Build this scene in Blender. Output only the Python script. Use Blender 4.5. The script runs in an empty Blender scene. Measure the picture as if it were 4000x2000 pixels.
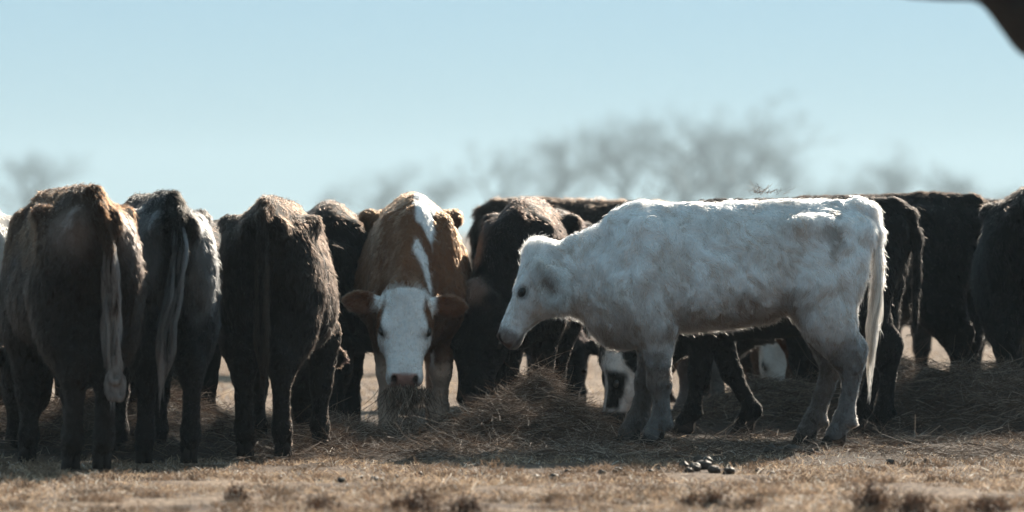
import bpy, math, random
import numpy as np
from mathutils import Vector, Matrix

random.seed(7)
RNG = np.random.default_rng(11)
R = math.radians
scene = bpy.context.scene
col = scene.collection

# ------------------------------------------------------------------ camera
CAM_H = 1.1
HAZE = 0.00038
FPX = 4000 * 200.0 / 36.0            # focal length in photograph pixels
cam_d = bpy.data.cameras.new('camera')
cam_d.lens = 200.0
cam_d.sensor_width = 36.0
cam_d.clip_start = 0.5
cam_d.clip_end = 20000
cam_d.dof.use_dof = True
cam_d.dof.focus_distance = 28.9
cam_d.dof.aperture_fstop = 2.7
cam = bpy.data.objects.new('camera', cam_d)
col.objects.link(cam)
cam.location = (0, 0, CAM_H)
cam.rotation_euler = (R(90) - math.atan(100 / FPX), 0, 0)
scene.camera = cam

# ------------------------------------------------------------------ sky, sun, exposure
SUN_AZ = R(21)      # to the right of straight ahead
SUN_EL = R(27)
world = bpy.data.worlds.new('World')
scene.world = world
world.use_nodes = True
wn, wl = world.node_tree.nodes, world.node_tree.links
bg = wn['Background']
sky = wn.new('ShaderNodeTexSky')
sky.sky_type = 'NISHITA'
sky.sun_disc = False
sky.sun_elevation = SUN_EL
sky.sun_rotation = SUN_AZ
sky.altitude = 2500
sky.air_density = 1.0
sky.dust_density = 0.3
sky.ozone_density = 8.0
veil = wn.new('ShaderNodeMix')           # thin even winter haze veiling the clear sky in every direction
veil.data_type = 'RGBA'; veil.inputs[0].default_value = .52
veil.inputs['B'].default_value = (5.9, 8.8, 9.6, 1)
wl.new(sky.outputs[0], veil.inputs['A'])
wl.new(veil.outputs['Result'], bg.inputs['Color'])
bg.inputs['Strength'].default_value = 0.05

sun_d = bpy.data.lights.new('sun', 'SUN')
sun_d.energy = 5.0
sun_d.angle = R(0.53)
sun_d.color = (1.0, 0.89, 0.74)
sun = bpy.data.objects.new('sun', sun_d)
col.objects.link(sun)
sun_dir = Vector((math.sin(SUN_AZ) * math.cos(SUN_EL), math.cos(SUN_AZ) * math.cos(SUN_EL), math.sin(SUN_EL)))
sun.rotation_euler = sun_dir.to_track_quat('Z', 'Y').to_euler()
sun.location = (10, 60, 50)

vs = scene.view_settings
vs.view_transform = 'Standard'
vs.look = 'None'
vs.exposure = 0.6
vs.gamma = 1.0
vs.use_curve_mapping = False

scene.render.engine = 'CYCLES'
cy = scene.cycles
cy.max_bounces = 12
cy.diffuse_bounces = 3
cy.glossy_bounces = 4
cy.transmission_bounces = 11
cy.transparent_max_bounces = 6
cy.volume_bounces = 0
cy.use_adaptive_sampling = True
cy.adaptive_threshold = 0.03
cy.use_denoising = True
try:
    cy.denoiser = 'OPENIMAGEDENOISE'
except Exception:
    pass
cy.sample_clamp_indirect = 4.0
cy.caustics_reflective = False
cy.caustics_refractive = False


def W(px, py, d):
    """pixel of the photograph and a distance -> a point in the place"""
    return Vector(((px - 2000) * d / FPX, d, CAM_H - (py - 900) * d / FPX))


# ------------------------------------------------------------------ numpy helpers
_lat = RNG.random((32, 32, 32)).astype(np.float32) * 2 - 1


def noise(p, scale=1.0, off=0.0):
    """smooth value noise, p is (n,3), result about -1..1"""
    q = np.asarray(p, np.float32) * scale + 100.0 + off * np.array([1.7, 2.3, 3.1], np.float32)
    i = np.floor(q).astype(np.int64)
    f = (q - i).astype(np.float32)
    f = f * f * (3 - 2 * f)
    i &= 31
    j = (i + 1) & 31
    x0, y0, z0 = i[:, 0], i[:, 1], i[:, 2]
    x1, y1, z1 = j[:, 0], j[:, 1], j[:, 2]
    fx, fy, fz = f[:, 0], f[:, 1], f[:, 2]
    def l(a, b, t): return a + (b - a) * t
    a = l(l(_lat[x0, y0, z0], _lat[x1, y0, z0], fx), l(_lat[x0, y1, z0], _lat[x1, y1, z0], fx), fy)
    b = l(l(_lat[x0, y0, z1], _lat[x1, y0, z1], fx), l(_lat[x0, y1, z1], _lat[x1, y1, z1], fx), fy)
    return l(a, b, fz)


def fbm(p, scale, off=0.0):
    return noise(p, scale, off) * .6 + noise(p, scale * 2.1, off + 5) * .3 + noise(p, scale * 4.3, off + 9) * .15


def sstep(a, b, x):
    t = np.clip((x - a) / (b - a), 0, 1)
    return t * t * (3 - 2 * t)


def nrm(a):
    return a / np.maximum(np.linalg.norm(a, axis=-1, keepdims=True), 1e-9)


def vec(*a):
    return np.array(a, np.float32)


# ------------------------------------------------------------------ materials
def new_mat(name):
    m = bpy.data.materials.new(name)
    m.use_nodes = True
    nt = m.node_tree
    return m, nt, nt.nodes['Principled BSDF']


def attr_mat(name, attr='tint', rough=0.6, spec=0.3, translucent=0.0):
    m, nt, b = new_mat(name)
    a = nt.nodes.new('ShaderNodeAttribute')
    a.attribute_name = attr
    nt.links.new(a.outputs['Color'], b.inputs['Base Color'])
    b.inputs['Roughness'].default_value = rough
    b.inputs['Specular IOR Level'].default_value = spec
    if translucent:
        t = nt.nodes.new('ShaderNodeBsdfTranslucent')
        nt.links.new(a.outputs['Color'], t.inputs['Color'])
        mx = nt.nodes.new('ShaderNodeMixShader')
        mx.inputs[0].default_value = translucent
        nt.links.new(b.outputs[0], mx.inputs[1])
        nt.links.new(t.outputs[0], mx.inputs[2])
        nt.links.new(mx.outputs[0], nt.nodes['Material Output'].inputs['Surface'])
    return m


def hide_mat():
    m, nt, b = new_mat('hide')
    a = nt.nodes.new('ShaderNodeAttribute')
    a.attribute_name = 'tint'
    n = nt.nodes.new('ShaderNodeTexNoise')
    n.inputs['Scale'].default_value = 60
    n.inputs['Detail'].default_value = 3
    tc = nt.nodes.new('ShaderNodeTexCoord')
    nt.links.new(tc.outputs['Object'], n.inputs['Vector'])
    bp = nt.nodes.new('ShaderNodeBump')
    bp.inputs['Strength'].default_value = 0.35
    bp.inputs['Distance'].default_value = 0.01
    nt.links.new(n.outputs['Fac'], bp.inputs['Height'])
    nt.links.new(bp.outputs[0], b.inputs['Normal'])
    nt.links.new(a.outputs['Color'], b.inputs['Base Color'])
    b.inputs['Roughness'].default_value = 0.75
    b.inputs['Specular IOR Level'].default_value = 0.15
    return m


def hair_mat():
    m = bpy.data.materials.new('coat_hair')
    m.use_nodes = True
    nt = m.node_tree
    nt.nodes.remove(nt.nodes['Principled BSDF'])
    h = nt.nodes.new('ShaderNodeBsdfHairPrincipled')
    try:
        h.model = 'CHIANG'
    except Exception:
        pass
    h.parametrization = 'COLOR'
    a = nt.nodes.new('ShaderNodeAttribute')
    a.attribute_name = 'tint'
    nt.links.new(a.outputs['Color'], h.inputs['Color'])
    h.inputs['IOR'].default_value = 1.28
    h.inputs['Roughness'].default_value = 0.35
    h.inputs['Radial Roughness'].default_value = 0.4
    h.inputs['Random Roughness'].default_value = 0.2
    nt.links.new(h.outputs[0], nt.nodes['Material Output'].inputs['Surface'])
    return m


M_HIDE = hide_mat()
M_HAIR = hair_mat()
M_EYE, _nt, _b = new_mat('eye_gloss')
_b.inputs['Base Color'].default_value = (0.012, 0.009, 0.008, 1)
_b.inputs['Roughness'].default_value = 0.08
M_HOOF, _nt, _b = new_mat('hoof_horn')
_n = _nt.nodes.new('ShaderNodeTexNoise'); _n.inputs['Scale'].default_value = 30
_r = _nt.nodes.new('ShaderNodeValToRGB')
_r.color_ramp.elements[0].color = (0.012, 0.009, 0.008, 1)
_r.color_ramp.elements[1].color = (0.04, 0.03, 0.025, 1)
_nt.links.new(_n.outputs['Fac'], _r.inputs[0]); _nt.links.new(_r.outputs[0], _b.inputs['Base Color'])
_b.inputs['Roughness'].default_value = 0.8
_b.inputs['Specular IOR Level'].default_value = 0.15
M_STRAW = attr_mat('dry_straw', rough=0.55, spec=0.35, translucent=0.45)
M_HAY = attr_mat('old_hay', rough=0.7, spec=0.2, translucent=0.15)
M_BARK, _nt, _b = new_mat('bark')
_n = _nt.nodes.new('ShaderNodeTexNoise'); _n.inputs['Scale'].default_value = 14; _n.inputs['Detail'].default_value = 6
_r = _nt.nodes.new('ShaderNodeValToRGB')
_r.color_ramp.elements[0].color = (0.008, 0.0065, 0.0055, 1)
_r.color_ramp.elements[1].color = (0.034, 0.028, 0.024, 1)
_nt.links.new(_n.outputs['Fac'], _r.inputs[0]); _nt.links.new(_r.outputs[0], _b.inputs['Base Color'])
_bp = _nt.nodes.new('ShaderNodeBump'); _bp.inputs['Distance'].default_value = 0.03
_nt.links.new(_n.outputs['Fac'], _bp.inputs['Height']); _nt.links.new(_bp.outputs[0], _b.inputs['Normal'])
_b.inputs['Roughness'].default_value = 0.9


# ------------------------------------------------------------------ object helpers
def mesh_from(name, V, F, mat=None, tint=None, smooth=True, parent=None):
    """V (n,3), F (m,3|4) numpy -> one mesh object"""
    V = np.asarray(V, np.float32); F = np.asarray(F, np.int32)
    me = bpy.data.meshes.new(name)
    me.vertices.add(len(V)); me.vertices.foreach_set('co', V.ravel())
    k = F.shape[1]
    me.loops.add(F.size); me.loops.foreach_set('vertex_index', F.ravel())
    me.polygons.add(len(F))
    me.polygons.foreach_set('loop_start', np.arange(0, F.size, k, dtype=np.int32))
    try:
        me.polygons.foreach_set('loop_total', np.full(len(F), k, np.int32))
    except Exception:
        pass
    if tint is not None:
        a = me.attributes.new('tint', 'FLOAT_COLOR', 'POINT')
        c = np.ones((len(V), 4), np.float32); c[:, :3] = tint
        a.data.foreach_set('color', c.ravel())
    me.update(calc_edges=True)
    me.validate()
    if smooth:
        me.polygons.foreach_set('use_smooth', np.ones(len(me.polygons), bool))
    if mat: me.materials.append(mat)
    o = bpy.data.objects.new(name, me)
    col.objects.link(o)
    if parent is not None: o.parent = parent
    return o


def strands(name, P, rad, tint, mat, parent):
    """P (n,k,3) strand points, rad (n,) root radius -> one curves object"""
    n, k, _ = P.shape
    cu = bpy.data.hair_curves.new(name)
    cu.add_curves([k] * n)
    cu.attributes['position'].data.foreach_set('vector', P.astype(np.float32).ravel())
    ra = cu.attributes.get('radius') or cu.attributes.new('radius', 'FLOAT', 'POINT')
    t = np.linspace(0, 1, k)
    prof = (1 - 0.75 * t ** 1.5)
    ra.data.foreach_set('value', (rad[:, None] * prof[None, :]).astype(np.float32).ravel())
    ta = cu.attributes.new('tint', 'FLOAT_COLOR', 'CURVE')
    c = np.ones((n, 4), np.float32); c[:, :3] = tint
    ta.data.foreach_set('color', c.ravel())
    cu.materials.append(mat)
    o = bpy.data.objects.new(name, cu)
    col.objects.link(o)
    o.parent = parent
    return o


def tag(o, label=None, cat=None, group=None, kind=None):
    if label: o['label'] = label
    if cat: o['category'] = cat
    if group: o['group'] = group
    if kind: o['kind'] = kind
    return o


def empty(name, loc=(0, 0, 0), rz=0.0, s=1.0):
    o = bpy.data.objects.new(name, None)
    o.empty_display_size = 0.2
    col.objects.link(o)
    o.location = loc; o.rotation_euler = (0, 0, rz); o.scale = (s, s, s)
    return o


# ------------------------------------------------------------------ implicit bodies
def pchip(xk, yk, x):
    """smooth interpolation through keys"""
    xk = np.asarray(xk, np.float32); yk = np.asarray(yk, np.float32)
    h = np.diff(xk); d = np.diff(yk) / h
    m = np.zeros_like(yk)
    m[1:-1] = np.where(d[:-1] * d[1:] > 0, 2 * d[:-1] * d[1:] / np.where(np.abs(d[:-1] + d[1:]) < 1e-9, 1e-9, d[:-1] + d[1:]), 0)
    m[0] = d[0]; m[-1] = d[-1]
    x = np.clip(x, xk[0], xk[-1])
    i = np.clip(np.searchsorted(xk, x) - 1, 0, len(h) - 1)
    t = (x - xk[i]) / h[i]
    t2, t3 = t * t, t * t * t
    return ((2 * t3 - 3 * t2 + 1) * yk[i] + (t3 - 2 * t2 + t) * h[i] * m[i]
            + (-2 * t3 + 3 * t2) * yk[i + 1] + (t3 - t2) * h[i] * m[i + 1]).astype(np.float32)


class Prim:
    k = 0.04; sub = False; tag = 'body'; flow = vec(-.5, 0, -.85)


class Cone(Prim):
    def __init__(s, a, b, ra, rb, k=0.04, tag='leg', flow=vec(0, 0, -1)):
        s.a, s.b, s.ra, s.rb, s.k, s.tag, s.flow = vec(*a), vec(*b), ra, rb, k, tag, flow
        r = max(ra, rb)
        s.lo = np.minimum(s.a, s.b) - r; s.hi = np.maximum(s.a, s.b) + r

    def d(s, p):
        ab = s.b - s.a
        h = np.clip(((p - s.a) @ ab) / (ab @ ab), 0, 1)
        q = p - s.a - h[..., None] * ab
        return np.sqrt((q * q).sum(-1)) - (s.ra + (s.rb - s.ra) * h)


class Ell(Prim):
    def __init__(s, c, r, k=0.05, tag='body', flow=vec(-.5, 0, -.85), M=None, sub=False):
        s.c, s.r, s.k, s.tag, s.flow, s.sub = vec(*c), vec(*r), k, tag, flow, sub
        s.M = None if M is None else np.asarray(M, np.float32)      # rows = axes
        m = max(r) if M is not None else s.r
        s.lo = s.c - m; s.hi = s.c + m

    def d(s, p):
        q = p - s.c
        if s.M is not None: q = q @ s.M.T
        k0 = np.sqrt(((q / s.r) ** 2).sum(-1))
        k1 = np.sqrt(((q / (s.r * s.r)) ** 2).sum(-1))
        return k0 * (k0 - 1) / np.maximum(k1, 1e-6)


class Loft(Prim):
    """tube along axis u with a top and bottom line (v) and a half width (w) given at keys"""
    def __init__(s, o, U, V, Wd, uk, vlo, vhi, hw, n=2.2, lean=0.0, k=0.05, tag='body', flow=vec(-.5, 0, -.85)):
        s.o, s.U, s.V, s.Wd = vec(*o), nrm(vec(*U)), nrm(vec(*V)), nrm(vec(*Wd))
        s.uk, s.vlo, s.vhi, s.hw = uk, vlo, vhi, hw
        s.n, s.lean, s.k, s.tag, s.flow = n, lean, k, tag, flow
        cs = []
        for i in range(len(uk)):
            for v in (vlo[i], vhi[i]):
                for w in (-hw[i], hw[i]):
                    cs.append(s.o + s.U * uk[i] + s.V * v + s.Wd * w)
        cs = np.array(cs)
        s.lo = cs.min(0) - .02; s.hi = cs.max(0) + .02

    def d(s, p):
        q = p - s.o
        u = q @ s.U; v = q @ s.V; w = q @ s.Wd
        a = pchip(s.uk, s.vlo, u); b = pchip(s.uk, s.vhi, u); hw = np.maximum(pchip(s.uk, s.hw, u), .004)
        hv = np.maximum((b - a) / 2, .004); vc = (a + b) / 2
        t = (v - vc) / hv
        hw2 = hw * (1 - s.lean * np.clip(t, -1, 1))
        rr = (np.abs(t) ** s.n + np.abs(w / hw2) ** s.n) ** (1 / s.n)
        d = (rr - 1) * np.minimum(hv, hw2)
        out = np.maximum(s.uk[0] - u, u - s.uk[-1])
        return np.where(out > 0, np.sqrt(np.maximum(d, 0) ** 2 + out * out) , d)


def smin(a, b, k):
    h = np.clip(.5 + .5 * (b - a) / k, 0, 1)
    return b + (a - b) * h - k * h * (1 - h)


def surface(prims, res):
    """surface nets over the blended field"""
    lo = np.min([p.lo for p in prims if not p.sub], 0) - 3 * res - .02
    hi = np.max([p.hi for p in prims if not p.sub], 0) + 3 * res + .02
    n = np.ceil((hi - lo) / res).astype(int) + 1
    F = np.full(n, .25, np.float32)
    ax = [lo[i] + res * np.arange(n[i], dtype=np.float32) for i in range(3)]
    for p in prims:
        m = p.k + 2 * res
        i0 = np.clip(np.floor((p.lo - m - lo) / res).astype(int), 0, n - 1)
        i1 = np.clip(np.ceil((p.hi + m - lo) / res).astype(int) + 1, 1, n)
        g = np.stack(np.meshgrid(ax[0][i0[0]:i1[0]], ax[1][i0[1]:i1[1]], ax[2][i0[2]:i1[2]], indexing='ij'), -1)
        d = p.d(g.astype(np.float32))
        sl = tuple(slice(i0[j], i1[j]) for j in range(3))
        F[sl] = -smin(-F[sl], d, p.k) if p.sub else smin(F[sl], d, p.k)
    S = F < 0
    cn = n - 1
    acc = np.zeros(tuple(cn) + (3,), np.float32); cnt = np.zeros(tuple(cn), np.float32)
    edges = []
    for a in range(3):
        s0 = [slice(None)] * 3; s1 = [slice(None)] * 3
        s0[a] = slice(0, -1); s1[a] = slice(1, None)
        A, B = F[tuple(s0)], F[tuple(s1)]
        idx = np.argwhere(S[tuple(s0)] != S[tuple(s1)])
        fa, fb = A[tuple(idx.T)], B[tuple(idx.T)]
        pos = idx.astype(np.float32); pos[:, a] += fa / (fa - fb)
        b, c = [(1, 2), (2, 0), (0, 1)][a]
        edges.append((idx, a, b, c, fa < 0))
        for db in (0, 1):
            for dc in (0, 1):
                ci = idx.copy(); ci[:, b] -= db; ci[:, c] -= dc
                ok = ((ci >= 0) & (ci < cn)).all(1)
                ci = ci[ok]
                np.add.at(acc, tuple(ci.T), pos[ok]); np.add.at(cnt, tuple(ci.T), 1)
    act = cnt > 0
    vid = np.full(tuple(cn), -1, np.int64); vid[act] = np.arange(act.sum())
    V = acc[act] / cnt[act][:, None] * res + lo
    Q = []
    for idx, a, b, c, neg in edges:
        def at(db, dc):
            ci = idx.copy(); ci[:, b] -= db; ci[:, c] -= dc
            return vid[tuple(np.clip(ci, 0, cn - 1).T)]
        q = np.stack([at(0, 0), at(1, 0), at(1, 1), at(0, 1)], 1)
        q[~neg] = q[~neg][:, ::-1]
        Q.append(q)
    Q = np.concatenate(Q); Q = Q[(Q >= 0).all(1)]
    for _ in range(2):                                   # light smoothing
        s = np.zeros_like(V); k = np.zeros(len(V), np.float32)
        for i in range(4):
            np.add.at(s, Q[:, i], V[Q[:, (i + 1) % 4]]); np.add.at(k, Q[:, i], 1)
            np.add.at(s, Q[:, i], V[Q[:, (i - 1) % 4]]); np.add.at(k, Q[:, i], 1)
        V = V * .5 + .5 * s / np.maximum(k, 1)[:, None]
    return V.astype(np.float32), Q


def vert_normals(V, Q):
    n = np.cross(V[Q[:, 2]] - V[Q[:, 0]], V[Q[:, 3]] - V[Q[:, 1]])
    N = np.zeros_like(V)
    for i in range(4): np.add.at(N, Q[:, i], n)
    return nrm(N)


# ------------------------------------------------------------------ cattle
def hoof_mesh():
    """two claws side by side, toe towards +x"""
    V, F = [], []
    for sgn in (-1, 1):
        y0, y1 = sgn * .006, sgn * .047
        ring0 = [(-.050, y0, 0), (.045, y0, 0), (.078, (y0 * 2 + y1) / 3, 0), (.060, y1 * .85, 0), (.0, y1 * 1.05, 0), (-.045, y1 * .8, 0)]
        ring1 = [(x * .8 - .016, y * .86, .075 - .012 * (x > .03)) for x, y, z in ring0]
        b = len(V)
        V += ring0 + [(x * .93 - .006, y * .96, .035) for x, y, z in ring0] + ring1
        for r in range(2):
            for i in range(6):
                q = [b + r * 6 + i, b + r * 6 + (i + 1) % 6, b + r * 6 + 6 + (i + 1) % 6, b + r * 6 + 6 + i]
                F.append(q if sgn > 0 else q[::-1])
        for r, fl in ((0, True), (2, False)):
            i = b + r * 6
            for q in ([i, i + 1, i + 2, i + 3], [i, i + 3, i + 4, i + 5]):
                F.append(q[::-1] if fl == (sgn > 0) else q)
    o = mesh_from('hoof', np.array(V), np.array(F), M_HOOF, smooth=False)
    return o


_hoof_data = None
_eye_data = None


def eye_mesh():
    V, F = [], []
    nu, nv = 12, 8
    for i in range(nv + 1):
        th = math.pi * i / nv
        for j in range(nu):
            ph = 2 * math.pi * j / nu
            V.append((math.sin(th) * math.cos(ph), math.sin(th) * math.sin(ph), math.cos(th)))
    for i in range(nv):
        for j in range(nu):
            F.append((i * nu + j, (i + 1) * nu + j, (i + 1) * nu + (j + 1) % nu, i * nu + (j + 1) % nu))
    o = mesh_from('eye', np.array(V), np.array(F), M_EYE)
    return o


def part_copy(kind, parent, loc, s, rz=0.0):
    global _hoof_data, _eye_data
    if kind == 'hoof':
        if _hoof_data is None:
            o = hoof_mesh(); _hoof_data = o.data
        else:
            o = bpy.data.objects.new('hoof', _hoof_data); col.objects.link(o)
    else:
        if _eye_data is None:
            o = eye_mesh(); _eye_data = o.data
        else:
            o = bpy.data.objects.new('eye', _eye_data); col.objects.link(o)
    o.parent = parent
    o.location = loc
    o.rotation_euler = (0, 0, rz)
    o.scale = s
    return o


def cow(name, label, loc, yaw, s=1.0, res=.018, fat=.5, poll=(1.08, 0, .56), pitch=76, hyaw=0, hs=1.0,
        ears=None, coat=None, n_hair=30000, hair_len=.028, hair_rad=.0011, curl=.5, bone=.5,
        fore=((.42, .12), (.46, -.12)), hind=((-.48, .13), (-.42, -.13)), tail=None, tail_len=.9, group=None,
        switch=None, face_dir=None, seed=0, roll=0.0, fore_w=1.0, leg_w=.98, thigh=.5, tuft=1.0, contrast=.8, wy=1.0, slim=0.0, ear_w=.095, ear_t=1.0, face_hair=.36, relief=.25):
    """one animal: body (one mesh), coat, tail hair, eyes, hooves under an Empty"""
    root = empty(name, loc, yaw, s)
    root.scale = (s, s * wy, s)
    tag(root, label, 'cow' if 'calf' not in name else 'calf', group)
    rng = np.random.default_rng(100 + seed)
    P = []
    f = fat
    # ---- trunk
    xk = [-.665, -.63, -.56, -.42, -.29, -.10, .10, .34, .50, .60, .70, .75]
    top = [1.05, 1.16, 1.232, 1.266, 1.274, 1.255, 1.25, 1.246, 1.215, 1.15, 1.00, .86]
    bot = [1.00, .88, .78, .71, .655 - .04 * f, .585 - .08 * f, .55 - .08 * f, .53 - .05 * f, .495 - .02 * f, .48, .52, .70]
    hw = [.03, .115, .165, .215 + .02 * f, .235 + .02 * f, .245 + .065 * f, .25 + .075 * f, .235 + .05 * f, .21 + .02 * f, .18, .125, .03]
    top = [t - .03 * slim for t in top]; bot = [t + .055 * slim for t, x in zip(bot, xk)]
    P.append(Loft((0, 0, 0), (1, 0, 0), (0, 0, 1), (0, 1, 0), xk, bot, top, hw, n=2.25 - .2 * slim, lean=.14 + .16 * bone, k=.05))
    # spine ridge, hooks, pins, ribs
    P.append(Cone((-.55, 0, 1.225 - .03 * slim), (.45, 0, 1.205 - .03 * slim), .035, .04, .07, tag='body', flow=vec(-1, 0, -.3)))
    for y in (-1, 1):
        P.append(Ell((-.31, y * (.185 + .02 * f + .03 * bone), 1.145 - .02 * slim), (.085, .055, .05), .07))
        P.append(Ell((-.615, y * .085, 1.105), (.06, .055, .075), .06, flow=vec(-.2, 0, -1)))
        # shoulder, arm
        P.append(Ell((.50, y * .145, .90), (.14, .075, .26), .09, flow=vec(-.3, 0, -1)))
        P.append(Cone((.56, y * .13, .74), (.45, y * .135, .60), .115, .09, .08, tag='body', flow=vec(-.3, 0, -1)))
        # thigh
        P.append(Ell((-.43, y * (.14 + .025 * thigh), .88), (.19, .095 + .02 * thigh, .28), .09, flow=vec(-.2, 0, -1)))
        P.append(Cone((-.36, y * .15, .78), (-.46, y * .145, .60), .135 + .01 * thigh, .095 + .02 * thigh, .08, tag='body', flow=vec(-.1, 0, -1)))
    P.append(Ell((.66, 0, .60 + .06 * slim), (.12, .10, .13), .08))
    # withers crest
    P.append(Ell((.50, 0, 1.17 - .03 * slim), (.17, .055, .06), .07, flow=vec(-.8, 0, -.3)))
    # ---- legs
    feet = []
    lw = leg_w
    for (x, y) in fore:
        e = (.44, y * 1.1, .58); kx = .42 + (x - .42) * .45
        K = (kx, y * 1.02, .325); Fk = (x - .015, y, .125)
        P.append(Cone(e, K, .092 * lw, .056 * lw, .05))
        P.append(Ell((kx + .008, y * 1.02, .325), vec(.058, .054, .065) * lw, .03, tag='leg', flow=vec(0, 0, -1)))
        P.append(Cone(K, Fk, .047 * lw, .043 * lw, .03))
        P.append(Ell(Fk, vec(.052, .05, .047) * lw, .03, tag='leg', flow=vec(0, 0, -1)))
        P.append(Cone(Fk, (x + .03, y, .062), .044 * lw, .052, .02))
        P.append(Ell((x - .06, y, .105), (.018, .035, .018), .02, tag='leg', flow=vec(0, 0, -1)))
        feet.append((x + .025, y))
    for (x, y) in hind:
        hx = -.565 + (x + .48) * .55
        Hk = (hx, y, .47); Fk = (x - .03, y, .14)
        P.append(Cone((-.43, y * 1.1, .66), (hx + .02, y, .49), .115 * lw, .064 * lw, .07))
        P.append(Cone((-.42, y * 1.15, .64), (hx + .03, y * 1.03, .40), .10 + .045 * thigh, .056 + .01 * thigh, .07))
        P.append(Ell((hx - .028, y, .50), vec(.038, .034, .06) * lw, .04, tag='leg', flow=vec(0, 0, -1)))
        P.append(Ell((hx + .008, y, .455), vec(.054, .047, .075) * lw, .03, tag='leg', flow=vec(0, 0, -1)))
        P.append(Cone(Hk, Fk, .050 * lw, .044 * lw, .03))
        P.append(Ell(Fk, vec(.052, .05, .052) * lw, .03, tag='leg', flow=vec(0, 0, -1)))
        P.append(Cone(Fk, (x + .015, y, .065), .044 * lw, .052, .02))
        P.append(Ell((x - .08, y, .115), (.018, .035, .018), .02, tag='leg', flow=vec(0, 0, -1)))
        feet.append((x + .015, y))
    # ---- head frame
    b, ps = R(pitch), R(hyaw)
    U = vec(math.cos(ps) * math.cos(b), math.sin(ps) * math.cos(b), -math.sin(b))
    Vd = vec(-math.cos(ps) * math.sin(b), -math.sin(ps) * math.sin(b), -math.cos(b))     # towards the jaw
    Wl = vec(-math.sin(ps), math.cos(ps), 0)
    if roll:
        c_, s_ = math.cos(R(roll)), math.sin(R(roll))
        Vd, Wl = Vd * c_ + Wl * s_, Wl * c_ - Vd * s_
    O = vec(*poll)
    def hp(u, v, w): return O + (U * u + Vd * v + Wl * w) * hs
    uk = np.array([-.02, .0, .05, .11, .2, .27, .34, .41, .47, .505, .525]) * hs
    tp = np.array([.06, .012, -.008, -.008, .004, .012, .014, .010, .022, .052, .085]) * hs
    bt = np.array([.10, .15, .195, .225, .235, .222, .183, .148, .133, .122, .10]) * hs
    hwid = np.array([.02, .075, .105, .118, .122, .107, .089, .081, .085, .073, .03]) * hs * fore_w
    P.append(Loft(O, U, Vd, Wl, uk, tp, bt, hwid, n=2.35, lean=.10, k=.04, tag='head', flow=U))
    # brow ridges, cheeks, lips, nostril rims
    HM = np.stack([U, Vd, Wl])
    for w in (-1, 1):
        P.append(Ell(hp(.195, .030, w * .088 * fore_w), vec(.055, .030, .030) * hs, .025, 'head', U, HM))
        P.append(Ell(hp(.20, .15, w * .085), vec(.10, .07, .04) * hs, .05, 'head', U, HM))
        P.append(Ell(hp(.478, .045, w * .052), vec(.035, .035, .028) * hs, .02, 'head', U, HM))
        P.append(Ell(hp(.488, .034, w * .056), vec(.024, .019, .013) * hs, .010, 'head', U, HM, sub=True))
        P.append(Ell(hp(.225, .046, w * .118 * fore_w), vec(.026, .018, .014) * hs, .014, 'head', U, HM, sub=True))
    P.append(Ell(hp(.465, .120, 0), vec(.048, .026, .058) * hs, .03, 'head', U, HM))
    P.append(Ell(hp(.0, .03, 0), vec(.05, .05, .06) * hs, .05, 'head', -U, HM))          # poll
    # ---- neck
    hb = hp(.09, .115, 0)
    nb = vec(.53, 0, .865)
    ax = hb - nb; L = float(np.linalg.norm(ax)); ax = ax / L
    side = nrm(np.cross(vec(0, 0, 1), ax)) if abs(ax[2]) < .98 else vec(0, 1, 0)
    up = np.cross(ax, side)
    nk = np.array([-.12, 0, .25, .5, .75, 1.0, 1.12]) * L
    nh = np.array([.30, .32, .285, .238, .192, .155, .11])
    nw = np.array([.15, .165, .14, .118, .105, .10, .07]) * (1 + .15 * f)
    P.append(Loft(nb, ax, up, side, nk, -nh, nh, nw, n=2.1, lean=.25, k=.08, tag='neck', flow=vec(*(-ax * .4 + vec(0, 0, -.9)))))
    # ---- ears
    if ears is None:
        ears = [((0.15, .35, 1.0), .20), ((0.15, .35, -1.0), .20)]
    eprims = []
    for (e, el), w in zip(ears, (1, -1)):
        ed = nrm(U * e[0] + Vd * e[1] + Wl * e[2])
        front = U * .25 - Vd * 1.0 + Wl * (.25 * w)
        front = nrm(front - ed * (front @ ed)) if face_dir is None else nrm(vec(*face_dir) - ed * (vec(*face_dir) @ ed))
        br = np.cross(front, ed)
        b0 = hp(.055, .080, w * ear_w)
        ek = np.array([-.03, .02, .06, .11, .16, .19, .205]) / .205 * el
        eb = np.array([.022, .030, .050, .058, .047, .026, .007]) * el / .2
        et = np.array([.022, .026, .024, .021, .019, .015, .008]) * ear_t
        lp = Loft(b0, ed, front, br, ek, -et, et, eb, n=2.0, k=.012, tag='ear', flow=ed)
        P.append(lp); eprims.append((b0, ed, br, front))
        P.append(Ell(b0 + ed * el * .56 + front * .028 * ear_t, (el * .34, .040 * el / .2, .022 * ear_t ** 1.6), .012, 'ear', ed, np.stack([ed, br, front]), sub=True))
    # ---- tail
    if tail is None:
        tail = [(-.58, 0, 1.235), (-.665, 0, 1.19), (-.705, 0, 1.06), (-.70, .0, .8), (-.69, 0, .55)]
    T = [vec(*t) for t in tail]
    rs = np.linspace(.036, .018, len(T)); rs[0] = .045
    for i in range(len(T) - 1):
        P.append(Cone(T[i], T[i + 1], rs[i], rs[i + 1], .03, tag='tail', flow=vec(*nrm(T[i + 1] - T[i]))))
    # ---- mesh
    V, Q = surface(P, res)
    N = vert_normals(V, Q)
    # weights of the blended pieces at the surface -> hair direction and region
    tags = ('body', 'leg', 'neck', 'head', 'ear', 'tail')
    wt = {t: np.zeros(len(V), np.float32) for t in tags}
    flow = np.zeros_like(V)
    tot = np.zeros(len(V), np.float32)
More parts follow.
